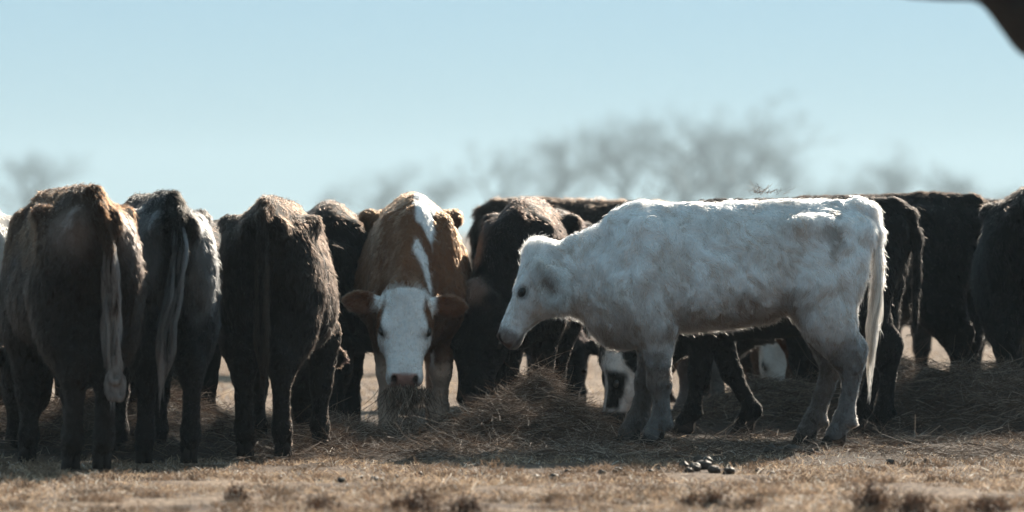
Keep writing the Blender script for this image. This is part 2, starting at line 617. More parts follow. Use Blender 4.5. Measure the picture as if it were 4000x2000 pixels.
    for p in P:
        if p.sub: continue
        m = ((V > p.lo - .06) & (V < p.hi + .06)).all(1)
        if not m.any(): continue
        w = np.exp(-np.abs(p.d(V[m])) / .02)
        wt[p.tag][m] += w; tot[m] += w
        flow[m] += w[:, None] * p.flow
    tot = np.maximum(tot, 1e-6)
    for t in tags: wt[t] /= tot
    q = V - O
    hu, hv, hwd = q @ U / hs, q @ Vd / hs, q @ Wl / hs
    # hair of the face parts at a whorl between the eyes
    inh = wt['head'] > .5
    sgn = np.where(hu < .20, -1.0, 1.0)[:, None]
    flow = np.where(inh[:, None], U * sgn * .8 + Wl * (hwd * 3)[:, None], flow)
    e0 = eprims[0]
    q0 = V - e0[0]
    info = dict(ear_a=q0 @ e0[1] / ears[0][1], ear_b=np.abs(q0 @ e0[2]), ear_f=N @ e0[3], P=V, N=N, wt=wt, hu=hu, hv=hv, hw=hwd, seed=seed)
    C = coat(info)
    # naked muzzle, eye rims
    pad = sstep(.455, .47, hu) * (wt['head'] > .4) * sstep(.115, .095, hv) * sstep(.075, .058, np.abs(hwd) - .12 * np.maximum(hv, 0))
    padc = info.get('pad', vec(.10, .065, .055))
    C = C * (1 - pad[:, None]) + padc * pad[:, None]
    nd = np.sqrt(((hu - .490) * .8) ** 2 + (hv - .036) ** 2 + ((np.abs(hwd) - .056) * 1.4) ** 2)
    C = C * (1 - .85 * sstep(.03, .018, nd) * (hu > .4))[:, None]
    er = np.sqrt((hu - .222) ** 2 + ((hv - .044) * 1.2) ** 2 + (np.abs(hwd) - .106 * fore_w) ** 2)
    rim = sstep(.055, .030, er) * inh
    C = C * (1 - .6 * rim[:, None])
    mo = sstep(.010, .003, np.abs(hv - .118 - (.5 - hu) * .25)) * (hu > .40) * inh
    C = C * (1 - .5 * mo[:, None])
    ftv = nrm(flow - N * (flow * N).sum(1, keepdims=True)); btv = np.cross(N, ftv)
    def swirl(p, n_, t_, lg_, hd_):
        a_ = (noise(p, 9, seed) * 1.3 + noise(p, 20, seed + 7) * .9) * curl * (1 - .6 * lg_) * (1 - .5 * hd_)
        return t_ * np.cos(a_)[:, None] + np.cross(n_, t_) * np.sin(a_)[:, None]
    def streak(p, t_, sc, st):
        return sum(noise(p + t_ * (j * st), sc, seed + 20) for j in range(-3, 4)) / 7 * 2.2
    sv = swirl(V, N, ftv, wt['leg'], wt['head'])
    stk = streak(V, sv, 30, .014)
    # fur relief on the skin itself
    furry = np.clip(wt['body'] + wt['neck'] + .4 * wt['leg'] + .3 * wt['head'] * sstep(.3, .1, hu), 0, 1)
    V2 = V + N * (furry * (stk * .014 + noise(V, 9, seed + 3) * .004) * (.4 + curl) * relief)[:, None]
    body = mesh_from('body', V2, Q, M_HIDE, tint=C * .8, parent=root)
    # ---- eyes, hooves
    for w in (1, -1):
        ey = part_copy('eye', root, hp(.222, .040, w * .098 * fore_w), (.031 * hs, .022 * hs, .028 * hs))
        ey.rotation_euler = Matrix(np.stack([U, Vd, Wl], 1).tolist()).to_euler()
    for (x, y) in feet:
        part_copy('hoof', root, (x, y, 0), (1, 1, 1))
    # ---- coat
    if n_hair:
        A = .5 * np.linalg.norm(np.cross(V[Q[:, 2]] - V[Q[:, 0]], V[Q[:, 3]] - V[Q[:, 1]]), axis=1)
        cq = V[Q].mean(1); nq = nrm(N[Q].mean(1))
        # toward the photographer more densely than on the far side
        wcam = np.array([math.cos(yaw), math.sin(yaw)])
        c, sn = math.cos(-yaw), math.sin(-yaw)
        tocam = vec(c * (-loc[0]) - sn * (-loc[1]), sn * (-loc[0]) + c * (-loc[1]), 0); tocam = tocam / np.linalg.norm(tocam)
        fac = nq @ tocam
        dens = A * np.where(fac > -.45, 1.0, .25)
        hl = wt['head'][Q].mean(1) + wt['ear'][Q].mean(1)
        dens *= 1 + 2.4 * hl
        lowcut = cq[:, 2] > .06
        dens *= lowcut * (pad[Q].mean(1) < .3) * (er[Q].mean(1) > .041)
        nchild = 9
        nc = n_hair // nchild
        fi = rng.choice(len(Q), nc, p=dens / dens.sum())
        r1, r2 = rng.random((2, nc, 1)).astype(np.float32)
        qv = Q[fi]
        def bil(a):
            a = np.asarray(a)
            if a.ndim == 1: a = a[:, None]
            return (a[qv[:, 0]] * (1 - r1) + a[qv[:, 1]] * r1) * (1 - r2) + (a[qv[:, 3]] * (1 - r1) + a[qv[:, 2]] * r1) * r2
        p0, n0, f0 = bil(V2), nrm(bil(N)), bil(flow)
        c0 = bil(C)
        hd, lg, bd, nkk, ea, tl = (bil(wt[t])[:, 0] for t in ('head', 'leg', 'body', 'neck', 'ear', 'tail'))
        hu0 = bil(hu)[:, 0]
        ln = hair_len * (bd * 1.0 + nkk * 1.15 + lg * .36 + hd * face_hair + ea * (.75 + .8 * (ear_t > 1.4)) + tl * 1.2)
        ln = ln * (1 + 1.9 * tuft * hd * sstep(.13, .03, hu0))                          # tuft on the poll
        ln = ln * (1 - .5 * hd * sstep(.28, .42, hu0))
        ln = ln * np.where((n0[:, 2] < -.35) & (lg < .4) & (hd < .5), 1.15, 1.0)  # belly fringe
        ft = nrm(f0 - n0 * (f0 * n0).sum(1, keepdims=True))
        bt_ = np.cross(n0, ft)
        ft = swirl(p0, n0, ft, lg, hd)
        st0 = streak(p0, ft, 36, .014) * .5 + streak(p0, ft, 85, .009) * .95
        bt_ = np.cross(n0, ft)
        # children of each lock
        rep = lambda a: np.repeat(a, nchild, 0)
        p, n_, t_, b_, c_, l_ = rep(p0), rep(n0), rep(ft), rep(bt_), rep(c0), rep(ln)
        m = len(p)
        clr = .012 * np.sqrt(np.clip(l_ / .028, .3, 1.6))
        o1, o2 = rng.normal(0, 1, (2, m, 1)).astype(np.float32) * clr[:, None]
        rootp = p + t_ * o1 + b_ * o2 - n_ * np.minimum(.004, l_ * .08)[:, None]
        l_ = l_ * rng.uniform(.65, 1.25, m)
        lift = (.27 + .15 * rep(hd + lg) + .20 * rng.normal(0, 1, m) + .35 * np.repeat(np.clip(st0, -1, 1), nchild)) * (1 - .3 * rep(hd))
        stray = rng.random(m) < .03
        l_ = np.where(stray, l_ * 1.3, l_); lift = np.where(stray, lift + .45, lift)
        k = 5
        tt = np.linspace(0, 1, k)
        ph = np.repeat(rng.random(nc) * 6.28, nchild)
        pts = np.zeros((m, k, 3), np.float32)
        side_r = rng.normal(0, .18, m)
        for i, t in enumerate(tt):
            h = np.sin(np.clip(lift, .05, 1.3)) * (t - .35 * t * t)
            fw = np.cos(np.clip(lift, .05, 1.3)) * t
            conv = -.55 * t                                           # locks run together at the tip
            wv = np.sin(ph + t * 4.5) * .16 * t * curl + side_r * t
            pts[:, i] = rootp + (n_ * h[:, None] + t_ * fw[:, None] + b_ * wv[:, None]) * l_[:, None] + (t_ * o1 + b_ * o2) * conv
            pts[:, i, 2] -= (.18 * t * t * l_)
        tone = np.repeat(np.clip(.62 + contrast * st0, 0, 1), nchild)[:, None]
        c_ = c_ * (tone + (1 - tone) * vec(.46, .37, .31))              # dirty undercoat and the shade between locks, both put into the colour
        lockv = np.repeat(rng.uniform(.85, 1.12, nc), nchild)
        cc = c_ * rng.uniform(.85, 1.12, (m, 1)) * lockv[:, None]
        radii = hair_rad * rng.uniform(.7, 1.2, m) * (1 - .35 * rep(hd))
        strands('coat', pts, radii, np.clip(cc, .002, .95), M_HAIR, root)
    # ---- long hair of the tail
    if switch:
        ns, sl, sw, scol, start = switch['n'], switch['len'], switch['wid'], vec(*switch['col']), switch.get('start', .35)
        seg = np.array(T); cum = np.concatenate([[0], np.cumsum(np.linalg.norm(np.diff(seg, axis=0), axis=1))])
        tot_l = cum[-1]
        a = (start + (1 - start) * rng.random(ns) ** .7) * tot_l
        def on(a):
            return np.stack([np.interp(a, cum, seg[:, j]) for j in range(3)], 1)
        k = 7
        pts = np.zeros((ns, k, 3), np.float32)
        nl = switch.get('locks', 22)
        lock = rng.integers(0, nl, ns)
        lphi = rng.random(nl) * 6.28; lr = np.sqrt(rng.random(nl)) * sw; lsh = rng.uniform(0, .35, nl); lcol = rng.uniform(.5, 1.35, nl); lph = rng.random(nl) * 6.28
        a = (start + (1 - start) * np.clip(lsh[lock] * 2.2 + rng.normal(0, .12, ns), 0, 1)) * tot_l
        off = np.stack([np.cos(lphi[lock]) * lr[lock] * .6, np.sin(lphi[lock]) * lr[lock], np.zeros(ns)], 1) + rng.normal(0, .0045, (ns, 3))
        ll = sl * rng.uniform(.6, 1.1, ns) + .12
        for i, t in enumerate(np.linspace(0, 1, k)):
            aa = a + ll * t
            base = on(np.minimum(aa, tot_l))
            over = np.maximum(aa - tot_l, 0)
            g = np.clip(over / max(sl, .01), 0, 1)
            wob = np.stack([np.cos(lph[lock] + aa * 16), np.sin(lph[lock] * 1.7 + aa * 19), np.zeros(ns)], 1) * .013 * t
            pts[:, i] = base + off * (np.minimum(1, .25 + t * 1.6) * (1 - .75 * g))[:, None] + wob * (1 - .4 * g)[:, None] + np.stack([switch.get('dx', 0) * over, switch.get('dy', 0) * over, -over], 1)
        cc = scol * rng.uniform(.8, 1.15, (ns, 1)) * lcol[lock][:, None]
        if 'tip' in switch:
            g = np.clip((a + ll - tot_l) / max(sl, .01), 0, 1)[:, None]
            cc = cc * (1 - g) + vec(*switch['tip']) * g
        strands('tail_switch', pts, np.full(ns, .0013) * rng.uniform(.7, 1.3, ns), np.clip(cc, .002, .95), M_HAIR, root)
    return root


# coat colours -------------------------------------------------------------
BLACK = vec(.010, .0085, .0075)
DKBROWN = vec(.028, .017, .011)
BROWN = vec(.15, .062, .028)
RED = vec(.165, .075, .038)
WHITE = vec(.88, .90, .92)
CREAM = vec(.74, .66, .58)
GREY = vec(.22, .21, .20)


def mixc(a, b, t):
    t = np.asarray(t)[:, None]
    return a * (1 - t) + b * t


def plain(c, dirt=True):
    def fn(I):
        C = np.tile(c, (len(I['P']), 1)) * (1 + .18 * fbm(I['P'], 5, I['seed']))[:, None]
        return C
    return fn


def coat_calf(I):
    P, w = I['P'], I['wt']
    n = fbm(P, 5, 3); n2 = fbm(P, 12, 8)
    C = np.tile(WHITE, (len(P), 1))
    C = mixc(C, vec(.50, .42, .37), np.clip(.12 + .6 * n + .3 * n2, 0, .65))            # warm stained hair
    mud_shade = sstep(.66, .40, P[:, 2] + .22 * n2 + .12 * n) * w['leg']
    C = mixc(C, vec(.075, .06, .052), mud_shade * .88)
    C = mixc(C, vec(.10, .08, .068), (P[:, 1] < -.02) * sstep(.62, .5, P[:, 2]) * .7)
    # dried mud on the upper forelegs, flank and belly
    for c, r in (((.42, .15, .50), .13), ((.44, .13, .34), .10), ((-.10, .22, .64), .13), ((.06, .2, .58), .14), ((-.44, .2, 1.06), .07), ((-.22, .2, .70), .15), ((.36, .2, .72), .06)):
        d = np.sqrt((((P - vec(*c)) * vec(1, .5, .8)) ** 2).sum(1))
        C = mixc(C, vec(.22, .165, .135), .6 * sstep(r, r * .2, d + .16 * n2 + .07 * n))
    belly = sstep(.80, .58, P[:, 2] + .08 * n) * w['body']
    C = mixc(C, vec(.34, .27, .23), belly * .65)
    mz = sstep(.40, .44, I['hu'] + .02 * n2 - .1 * np.maximum(I['hv'] - .08, 0)) * (w['head'] > .4)
    C = mixc(C, vec(.15, .105, .09), mz * .85)
    inner = (w['ear'] > .5) * (I['P'][:, 1] > 0) * sstep(.3, .7, I['ear_f']) * sstep(.052, .030, I['ear_b'] + .008 * n2) * sstep(.12, .28, I['ear_a']) * sstep(.80, .62, I['ear_a'])
    C = mixc(C, vec(.22, .155, .13), inner * .9)
    I['pad'] = vec(.15, .095, .08)
    return C


def coat_red_white(I):
    P, w = I['P'], I['wt']
    n = fbm(P, 9, 4)
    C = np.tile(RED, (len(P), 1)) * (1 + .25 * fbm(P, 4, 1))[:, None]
    C = mixc(C, vec(.06, .026, .014), sstep(.85, .6, P[:, 2] + .1 * n) * (w['head'] + w['ear'] < .4) * .8)  # chest and lower body darkened: shade painted into the coat
    # crest stripe: along the top of neck and withers, broken by two brown bands
    crest = sstep(.055, .035, np.abs(P[:, 1] - .05 + .10 * (P[:, 0] - .5)) + .035 * n) * (I['N'][:, 2] + I['N'][:, 0] > .25) * sstep(.33, .40, P[:, 0] + .05 * n) * (w['head'] < .5)
    x = P[:, 0]
    gap = np.maximum(sstep(.03, .018, np.abs(x - .555 + .03 * n)) * .6, np.maximum(sstep(.028, .016, np.abs(x - .75 + .02 * n)), sstep(.80, .83, x)))
    C = mixc(C, WHITE, crest * (1 - gap))
    face = sstep(-.005, .015, I['hu'] + .02 * n) * sstep(.115, .095, np.abs(I['hw']) + .02 * n - .25 * np.maximum(I['hu'] - .12, 0)) * (w['head'] > .35)
    C = mixc(C, WHITE, face)
    C = mixc(C, vec(.14, .058, .03), (w['ear'] > .4).astype(float) * .8)
    earb = (w['ear'] > .2) * sstep(.175, .15, np.abs(I['hw'])) * (I['hv'] < .10)
    C = mixc(C, WHITE, earb.astype(float))
    lg = sstep(.45, .3, P[:, 2] + .08 * n) * w['leg']
    C = mixc(C, vec(.55, .42, .34), lg)
    I['pad'] = vec(.42, .24, .20)
    return C


def coat_brown_rump(I):
    P = I['P']
    n = fbm(P, 6, 2)
    C = np.tile(vec(.028, .013, .0065), (len(P), 1)) * (1 + .3 * n)[:, None]
    d = np.sqrt(((P - vec(-.60, .14, 1.06)) ** 2 * vec(1, 1, .7)).sum(1))
    C = mixc(C, vec(.15, .115, .10), sstep(.17, .03, d + .08 * n))
    d = np.sqrt(((P - vec(-.56, -.19, 1.03)) ** 2 * vec(1, 1, .35)).sum(1))
    C = mixc(C, vec(.15, .115, .10), sstep(.16, .03, d + .06 * n))
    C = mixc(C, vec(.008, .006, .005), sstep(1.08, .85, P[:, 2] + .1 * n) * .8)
    return C


def coat_roan(I):
    P = I['P']
    n = fbm(P, 7, 6)
    C = np.tile(vec(.006, .005, .005), (len(P), 1)) * (1 + .3 * n)[:, None]
    for c, r in (((-.58, .16, 1.0), .22), ((-.5, -.24, 1.0), .25), ((-.4, .2, 1.15), .15)):
        d = np.sqrt(((P - vec(*c)) ** 2 * vec(1, 1, .35)).sum(1))
        C = mixc(C, vec(.13, .135, .14), sstep(r, r * .25, d + .14 * n) * .8)
    d = np.abs(P[:, 1])
    C = mixc(C, vec(.005, .0045, .004), sstep(.10, .05, d) * (P[:, 2] > .8))
    C = mixc(C, vec(.40, .32, .28), sstep(.62, .55, P[:, 2]) * I['wt']['body'] * sstep(.12, .06, np.abs(P[:, 1])) * (P[:, 0] < -.1) * (P[:, 0] > -.42))
    return C


def coat_dark(base, top_gain=1.0, spot=None):
    def fn(I):
        P = I['P']
        C = np.tile(base, (len(P), 1)) * (1 + .45 * fbm(P, 4, I['seed']))[:, None]
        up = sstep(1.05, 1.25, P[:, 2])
        C = mixc(C, base * 2.0 + vec(.006, .003, .0015), np.clip(up * .5 * top_gain, 0, 1))         # lighter towards the topline
        if spot:
            for c, r, cc in spot:
                d = np.sqrt(((P - vec(*c)) ** 2).sum(1))
                C = mixc(C, vec(*cc), sstep(r, r * .4, d + .3 * r * fbm(P, 9, 5)))
        return C
    return fn


def coat_poll_spot(I):
    C = coat_dark(vec(.006, .0045, .004), 1.5)(I)
    d = np.sqrt((I['hu'] - .0) ** 2 + (I['hv'] - .0) ** 2 + (I['hw'] + .02) ** 2)
    return mixc(C, vec(.20, .13, .105), sstep(.10, .02, d + .07 * fbm(I['P'], 12, 2)))


def coat_white_legs(I):
    P, w = I['P'], I['wt']
    n = fbm(P, 9, 7)
    C = np.tile(BROWN * .7, (len(P), 1)) * (1 + .3 * n)[:, None]
    C = mixc(C, vec(.24, .20, .18), sstep(.55, .45, P[:, 2] + .06 * n) * w['leg'] * (np.sin(P[:, 0] * 3 + P[:, 1] * 9) > 0))
    return C


def coat_badger(I):
    """black, with a white face, a black stripe through the eye and a black muzzle"""
    P, w = I['P'], I['wt']
    n = fbm(P, 9, 7)
    C = np.tile(vec(.004, .0035, .0033), (len(P), 1)) * (1 + .3 * n)[:, None]
    hd = (w['head'] > .35) * sstep(.02, .05, I['hu'])
    C = mixc(C, vec(.75, .72, .70), hd.astype(float))
    eye = sstep(.018, .028, np.abs(I['hw']) + .012 * n) * sstep(.095, .075, I['hv'] + .02 * n) * sstep(.13, .17, I['hu'])
    C = mixc(C, BLACK * 1.3, eye * hd * sstep(.40, .37, I['hu']))
    C = mixc(C, BLACK * 1.3, sstep(.385, .41, I['hu'] + .02 * n + .1 * I['hv']) * hd)
    I['pad'] = vec(.02, .015, .014)
    return C


def coat_white_face(I):
    P, w = I['P'], I['wt']
    n = fbm(P, 9, 9)
    C = np.tile(BROWN * .6, (len(P), 1)) * (1 + .3 * n)[:, None]
    hd = (w['head'] > .4).astype(float)
    C = mixc(C, vec(.70, .66, .62), hd)
    I['pad'] = vec(.3, .2, .17)
    return C


def coat_pale(I):
    P = I['P']
    n = fbm(P, 5, 3)
    C = np.tile(vec(.62, .55, .49), (len(P), 1)) * (1 + .15 * n)[:, None]
    return mixc(C, vec(.07, .05, .04), sstep(.80, .60, P[:, 2] + .12 * n))  # shadow over the lower body painted as dark brown coat


def place_tail(px, d, yaw, s=1.0):
    """root of an animal whose tail stands at that pixel column and distance"""
    return ((px - 2000) * d / FPX + math.cos(yaw) * .68 * s, d + math.sin(yaw) * .68 * s, 0.0)


def place(px, d):
    return ((px - 2000) * d / FPX, d, 0.0)


GRP = 'cattle crowded round the hay'
import time as _t
_t0 = _t.time()

# 1 the calf in front, in profile
calf = cow('calf', 'woolly white calf standing in profile in front of the herd, facing left', place(2900, 29.1), math.pi, 1.0,
           res=.0115, fat=.05, poll=(1.085, 0.0, 1.00), pitch=67, hyaw=4, hs=.97, seed=1,
           ears=[((.62, .66, .66), .265), ((0.1, .35, -1.0), .20)], ear_w=.118, face_dir=(.55, .8, .35), ear_t=1.5, face_hair=.48, leg_w=.98, slim=1.0, thigh=.1, contrast=1.9, relief=.65,
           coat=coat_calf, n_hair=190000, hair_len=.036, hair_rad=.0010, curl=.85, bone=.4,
           fore=((.43, .11), (.55, -.11)), hind=((-.485, .13), (-.35, -.13)),
           tail=[(-.58, 0, 1.225), (-.655, 0, 1.20), (-.69, 0, 1.08), (-.69, 0, .85), (-.67, .0, .60)], group=GRP,
           switch=dict(n=2600, len=.30, wid=.045, col=(.72, .62, .52), start=.25, dx=.06))

# 2 the red cow facing us with hay in its mouth
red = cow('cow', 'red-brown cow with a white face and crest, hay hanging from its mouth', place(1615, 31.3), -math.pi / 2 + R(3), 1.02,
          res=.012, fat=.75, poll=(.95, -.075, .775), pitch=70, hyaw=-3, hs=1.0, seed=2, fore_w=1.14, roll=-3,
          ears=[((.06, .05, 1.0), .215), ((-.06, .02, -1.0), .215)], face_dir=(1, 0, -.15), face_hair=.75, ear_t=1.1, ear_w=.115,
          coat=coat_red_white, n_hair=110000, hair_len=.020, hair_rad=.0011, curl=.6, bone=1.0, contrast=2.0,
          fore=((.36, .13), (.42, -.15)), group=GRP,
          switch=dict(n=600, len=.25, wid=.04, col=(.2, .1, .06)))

# 3 rear views on the left
brown_cow = cow('cow', 'brown shaggy cow seen from behind, long pale tail ending in a knot', place_tail(385, 26.0, math.pi / 2 + R(16)), math.pi / 2 + R(16), 1.02,
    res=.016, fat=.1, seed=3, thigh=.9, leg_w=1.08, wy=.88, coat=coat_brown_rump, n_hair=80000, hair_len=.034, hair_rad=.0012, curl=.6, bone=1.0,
    hind=((-.50, .10), (-.46, -.07)), group=GRP,
    tail=[(-.57, 0, 1.24), (-.665, -.01, 1.17), (-.715, -.04, 1.00), (-.71, -.055, .75), (-.70, -.065, .46)],
    switch=dict(n=3000, len=.10, wid=.046, col=(.145, .125, .115), start=.25, locks=34))
cow('cow', 'black and grey roan cow from behind, long grey tail swung to the left', place_tail(690, 26.7, math.pi / 2 + R(13)), math.pi / 2 + R(13), 1.0,
    res=.016, fat=.05, seed=4, thigh=.9, leg_w=1.08, wy=.84, coat=coat_roan, n_hair=80000, hair_len=.036, hair_rad=.0012, curl=.5, bone=1.0,
    hind=((-.46, .14), (-.50, -.11)), group=GRP,
    tail=[(-.57, 0, 1.24), (-.665, -.01, 1.17), (-.715, -.015, 1.02), (-.71, .03, .75), (-.70, .07, .52)],
    switch=dict(n=3000, len=.16, wid=.055, col=(.14, .15, .16), start=.15, locks=34, dy=.08, tip=(.14, .11, .10)))
cow('cow', 'dark brown cow from behind with sunlit fur along its bulging right flank', place_tail(1025, 27.55, math.pi / 2 - R(4)), math.pi / 2 - R(4), .985,
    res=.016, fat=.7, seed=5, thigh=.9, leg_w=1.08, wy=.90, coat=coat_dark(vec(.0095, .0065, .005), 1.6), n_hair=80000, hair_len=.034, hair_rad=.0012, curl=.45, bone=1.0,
    hind=((-.50, .12), (-.52, -.09)), fore=((.42, .17), (.40, -.19)), group=GRP,
    switch=dict(n=1500, len=.28, wid=.045, col=(.03, .02, .015), start=.3))
cow('cow', 'pale cow at the left edge, mostly hidden behind the brown one', place(-95, 28.9), math.pi / 2 + R(4), .98,
    res=.02, fat=.5, seed=6, coat=coat_pale, n_hair=30000, hair_len=.03, curl=.4, group=GRP)

# 4 heads-on dark cows in the middle
cow('cow', 'black cow with lowered head between the dark brown cow and the red cow', place(1290, 31.9), -math.pi / 2 + R(2), .985,
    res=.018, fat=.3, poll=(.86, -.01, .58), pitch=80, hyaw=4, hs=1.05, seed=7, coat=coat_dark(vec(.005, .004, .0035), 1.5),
    n_hair=40000, hair_len=.036, hair_rad=.0013, curl=.4, group=GRP)
cow('cow', 'dark cow with a pinkish spot on its poll, muzzle down in the hay', place(2060, 31.7), -math.pi / 2 - R(5), 1.0,
    res=.016, fat=.55, poll=(.92, -.20, .76), pitch=80, hyaw=-5, hs=1.2, seed=8, coat=coat_poll_spot,
    ears=[((.2, .5, 1.0), .18), ((.2, .6, -1.0), .18)],
    n_hair=60000, hair_len=.03, hair_rad=.0013, curl=.5, bone=1.0, group=GRP)
cow('cow', 'dark brown cow standing sideways behind the others, back level with the white calf', place(2290, 36.4), R(3), 1.02,
    res=.02, fat=.6, seed=9, coat=coat_dark(vec(.010, .007, .0055), 1.6), n_hair=40000, hair_len=.045, hair_rad=.0016, curl=.6, group=GRP)
cow('cow', 'black and tan cow with lowered head under the jaw of the calf', place(2175, 34.9), -math.pi / 2 + R(2), .96,
    res=.02, fat=.5, poll=(.95, .02, .50), pitch=80, seed=10,
    coat=coat_dark(vec(.005, .004, .004), spot=(((.62, -.14, .66), .22, (.24, .12, .06)), ((.75, .12, .66), .10, (.30, .17, .10)))),
    n_hair=30000, hair_len=.035, hair_rad=.0015, curl=.4, group=GRP)
cow('cow', 'brown cow with pale lower legs beyond the black one behind the calf', (1.40, 33.2, 0), math.pi + R(42), .95,
    res=.015, fat=.3, poll=(.86, -.10, .50), pitch=80, hyaw=0, hs=.95, seed=11, coat=coat_white_legs,
    n_hair=45000, hair_len=.025, hair_rad=.0012, curl=.4, group=GRP)
cow('cow', 'black cow directly behind the calf, lowered white face with black muzzle and eye stripe', place(3080, 30.75), math.pi - R(14), 1.0,
    res=.018, fat=.35, seed=12, coat=coat_badger, n_hair=50000, hair_len=.03, hair_rad=.0013, curl=.4,
    poll=(.965, .10, .475), pitch=82, hyaw=30, hs=.9, fore=((.52, .12), (.24, -.13)), hind=((-.52, .13), (-.36, -.13)), group=GRP)
cow('cow', 'brown cow with a plain white face low behind the hay under the calf', place(3030, 36.2), -math.pi / 2 + R(0), .98,
    res=.02, fat=.4, poll=(.90, 0, .50), pitch=80, hs=1.05, seed=13, coat=coat_white_face,
    n_hair=25000, hair_len=.028, hair_rad=.0014, curl=.4, group=GRP)

# cattle on the far side of the hay, seen only between the legs of the nearer ones
cow('cow', 'black cow seen only between the legs of the brown and roan cows', place(330, 30.6), -math.pi / 2 + R(6), .88,
    res=.022, fat=.6, poll=(.95, .1, .45), pitch=78, seed=18, coat=coat_dark(vec(.005, .004, .0035)), n_hair=14000, hair_len=.03, hair_rad=.0016, curl=.4, group=GRP)
cow('cow', 'black cow seen only between the roan cow and the dark brown cow', place(800, 31.0), -math.pi / 2 - R(10), .9,
    res=.022, fat=.6, poll=(.95, -.1, .45), pitch=78, seed=19, coat=coat_dark(vec(.005, .004, .0035)), n_hair=14000, hair_len=.03, hair_rad=.0016, curl=.4, group=GRP)
cow('cow', 'dark cow at the far left, seen below the pale one', place(40, 31.6), -math.pi / 2 - R(25), .88,
    res=.022, fat=.6, poll=(.95, .0, .45), pitch=78, seed=20, coat=coat_dark(vec(.006, .004, .0035)), n_hair=12000, hair_len=.03, hair_rad=.0016, curl=.4, group=GRP)

# 5 black cattle on the right
cow('cow', 'large black cow right of the white calf, rump sunlit along the edge', place(3425, 33.4), math.pi - R(24), 1.03,
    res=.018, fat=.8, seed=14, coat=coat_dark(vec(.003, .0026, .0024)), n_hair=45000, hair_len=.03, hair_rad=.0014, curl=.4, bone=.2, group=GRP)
cow('cow', 'black cow whose back shows just above the rump of the large black one', place(3690, 37.0), math.pi - R(60), 1.02,
    res=.02, fat=.6, seed=15, coat=coat_dark(vec(.0035, .003, .003)), n_hair=25000, hair_len=.035, hair_rad=.0015, curl=.4, group=GRP)
cow('cow', 'black shaggy cow cut by the right edge, seen from behind', place(4035, 32.1), math.pi / 2 - R(6), 1.05,
    res=.018, fat=.9, seed=16, coat=coat_dark(vec(.003, .0026, .0024)), n_hair=45000, hair_len=.04, hair_rad=.0014, curl=.4, group=GRP)
cow('cow', 'distant dark cow glimpsed over the backs left of the red cow', place(1330, 44.0), math.pi, .96,
    res=.025, fat=.5, seed=17, coat=coat_dark(vec(.01, .008, .007)), n_hair=12000, hair_len=.04, hair_rad=.002, curl=.4, group=GRP)
# the matted knot at the end of the brown cow's tail
kn = []
def _loop(cy0, cz0, ry, rz_, tilt, r, x0):
    pts = []
    for i in range(11):
        a = i / 10 * 2 * math.pi
        y, z = math.cos(a) * ry, math.sin(a) * rz_
        pts.append((x0 + .012 * math.sin(a + tilt), cy0 + y * math.cos(tilt) - z * math.sin(tilt), cz0 + y * math.sin(tilt) + z * math.cos(tilt)))
    for p_, q_ in zip(pts[:-1], pts[1:]): kn.append(Cone(p_, q_, r, r, .006))
_loop(-.062, .385, .030, .060, .12, .015, -.705)
_loop(-.088, .375, .026, .055, -.15, .014, -.715)
_loop(-.072, .425, .026, .030, .5, .015, -.722)
_loop(-.105, .372, .018, .052, .25, .012, -.700)
kn.append(Cone((-.70, -.066, .50), (-.705, -.070, .40), .026, .022, .01))
V, Q = surface(kn, .006)
kt = vec(.13, .11, .10) * (1 + .5 * noise(V * vec(1, 1, .25), 120, 2) + .25 * noise(V, 30, 4))[:, None]
mesh_from('tail_knot', V, Q, M_HIDE, tint=np.clip(kt, .01, 1), parent=brown_cow)
print('cattle built', round(_t.time() - _t0, 1))


# ------------------------------------------------------------------ ground
def hay_height(x, y):
    """height of the hay left on the ground, metres"""
    px = x * FPX / y + 2000
    prof = np.interp(px, [-600, 0, 450, 600, 720, 900, 1250, 1500, 1750, 1950, 2120, 2290, 2450, 2700, 2950, 3150, 3350, 3500, 3700, 3950, 4300, 4800],
                         [.16, .18, .20, .24, .20, .14, .12, .045, .05, .18, .265, .12, .0, .08, .22, .20, .30, .34, .33, .30, .25, .1])
    yc = np.interp(px, [0, 600, 1100, 1600, 2100, 2700, 3100, 3600, 4000], [28.3, 28.3, 29.2, 29.7, 30.1, 31.9, 32.4, 31.6, 31.0])
    wd = np.interp(px, [0, 1000, 2100, 3000, 4000], [.7, .7, .75, .7, .8])
    t = np.clip(1 - ((y - yc) / wd) ** 2, 0, 1)
    return prof * t ** 1.3


def axis(lo, hi, fine_lo, fine_hi, fine, growth):
    a = list(np.arange(fine_lo, fine_hi + 1e-6, fine))
    st, v = fine, fine_hi
    while v < hi:
        st *= growth; v += st; a.append(v)
    st, v = fine, fine_lo
    pre = []
    while v > lo:
        st *= growth; v -= st; pre.append(v)
    return np.array(pre[::-1] + a, np.float32)


def rough_ground(x, y):
    p = np.stack([x, y, np.zeros_like(x)], 1)
    near = sstep(60, 40, y) * sstep(10, 6, np.abs(x))
    return near * (noise(p, 1.3) * .018 + noise(p, 5, 2) * .008 + np.maximum(noise(p, 13, 4), 0) ** 2 * .02) - .012


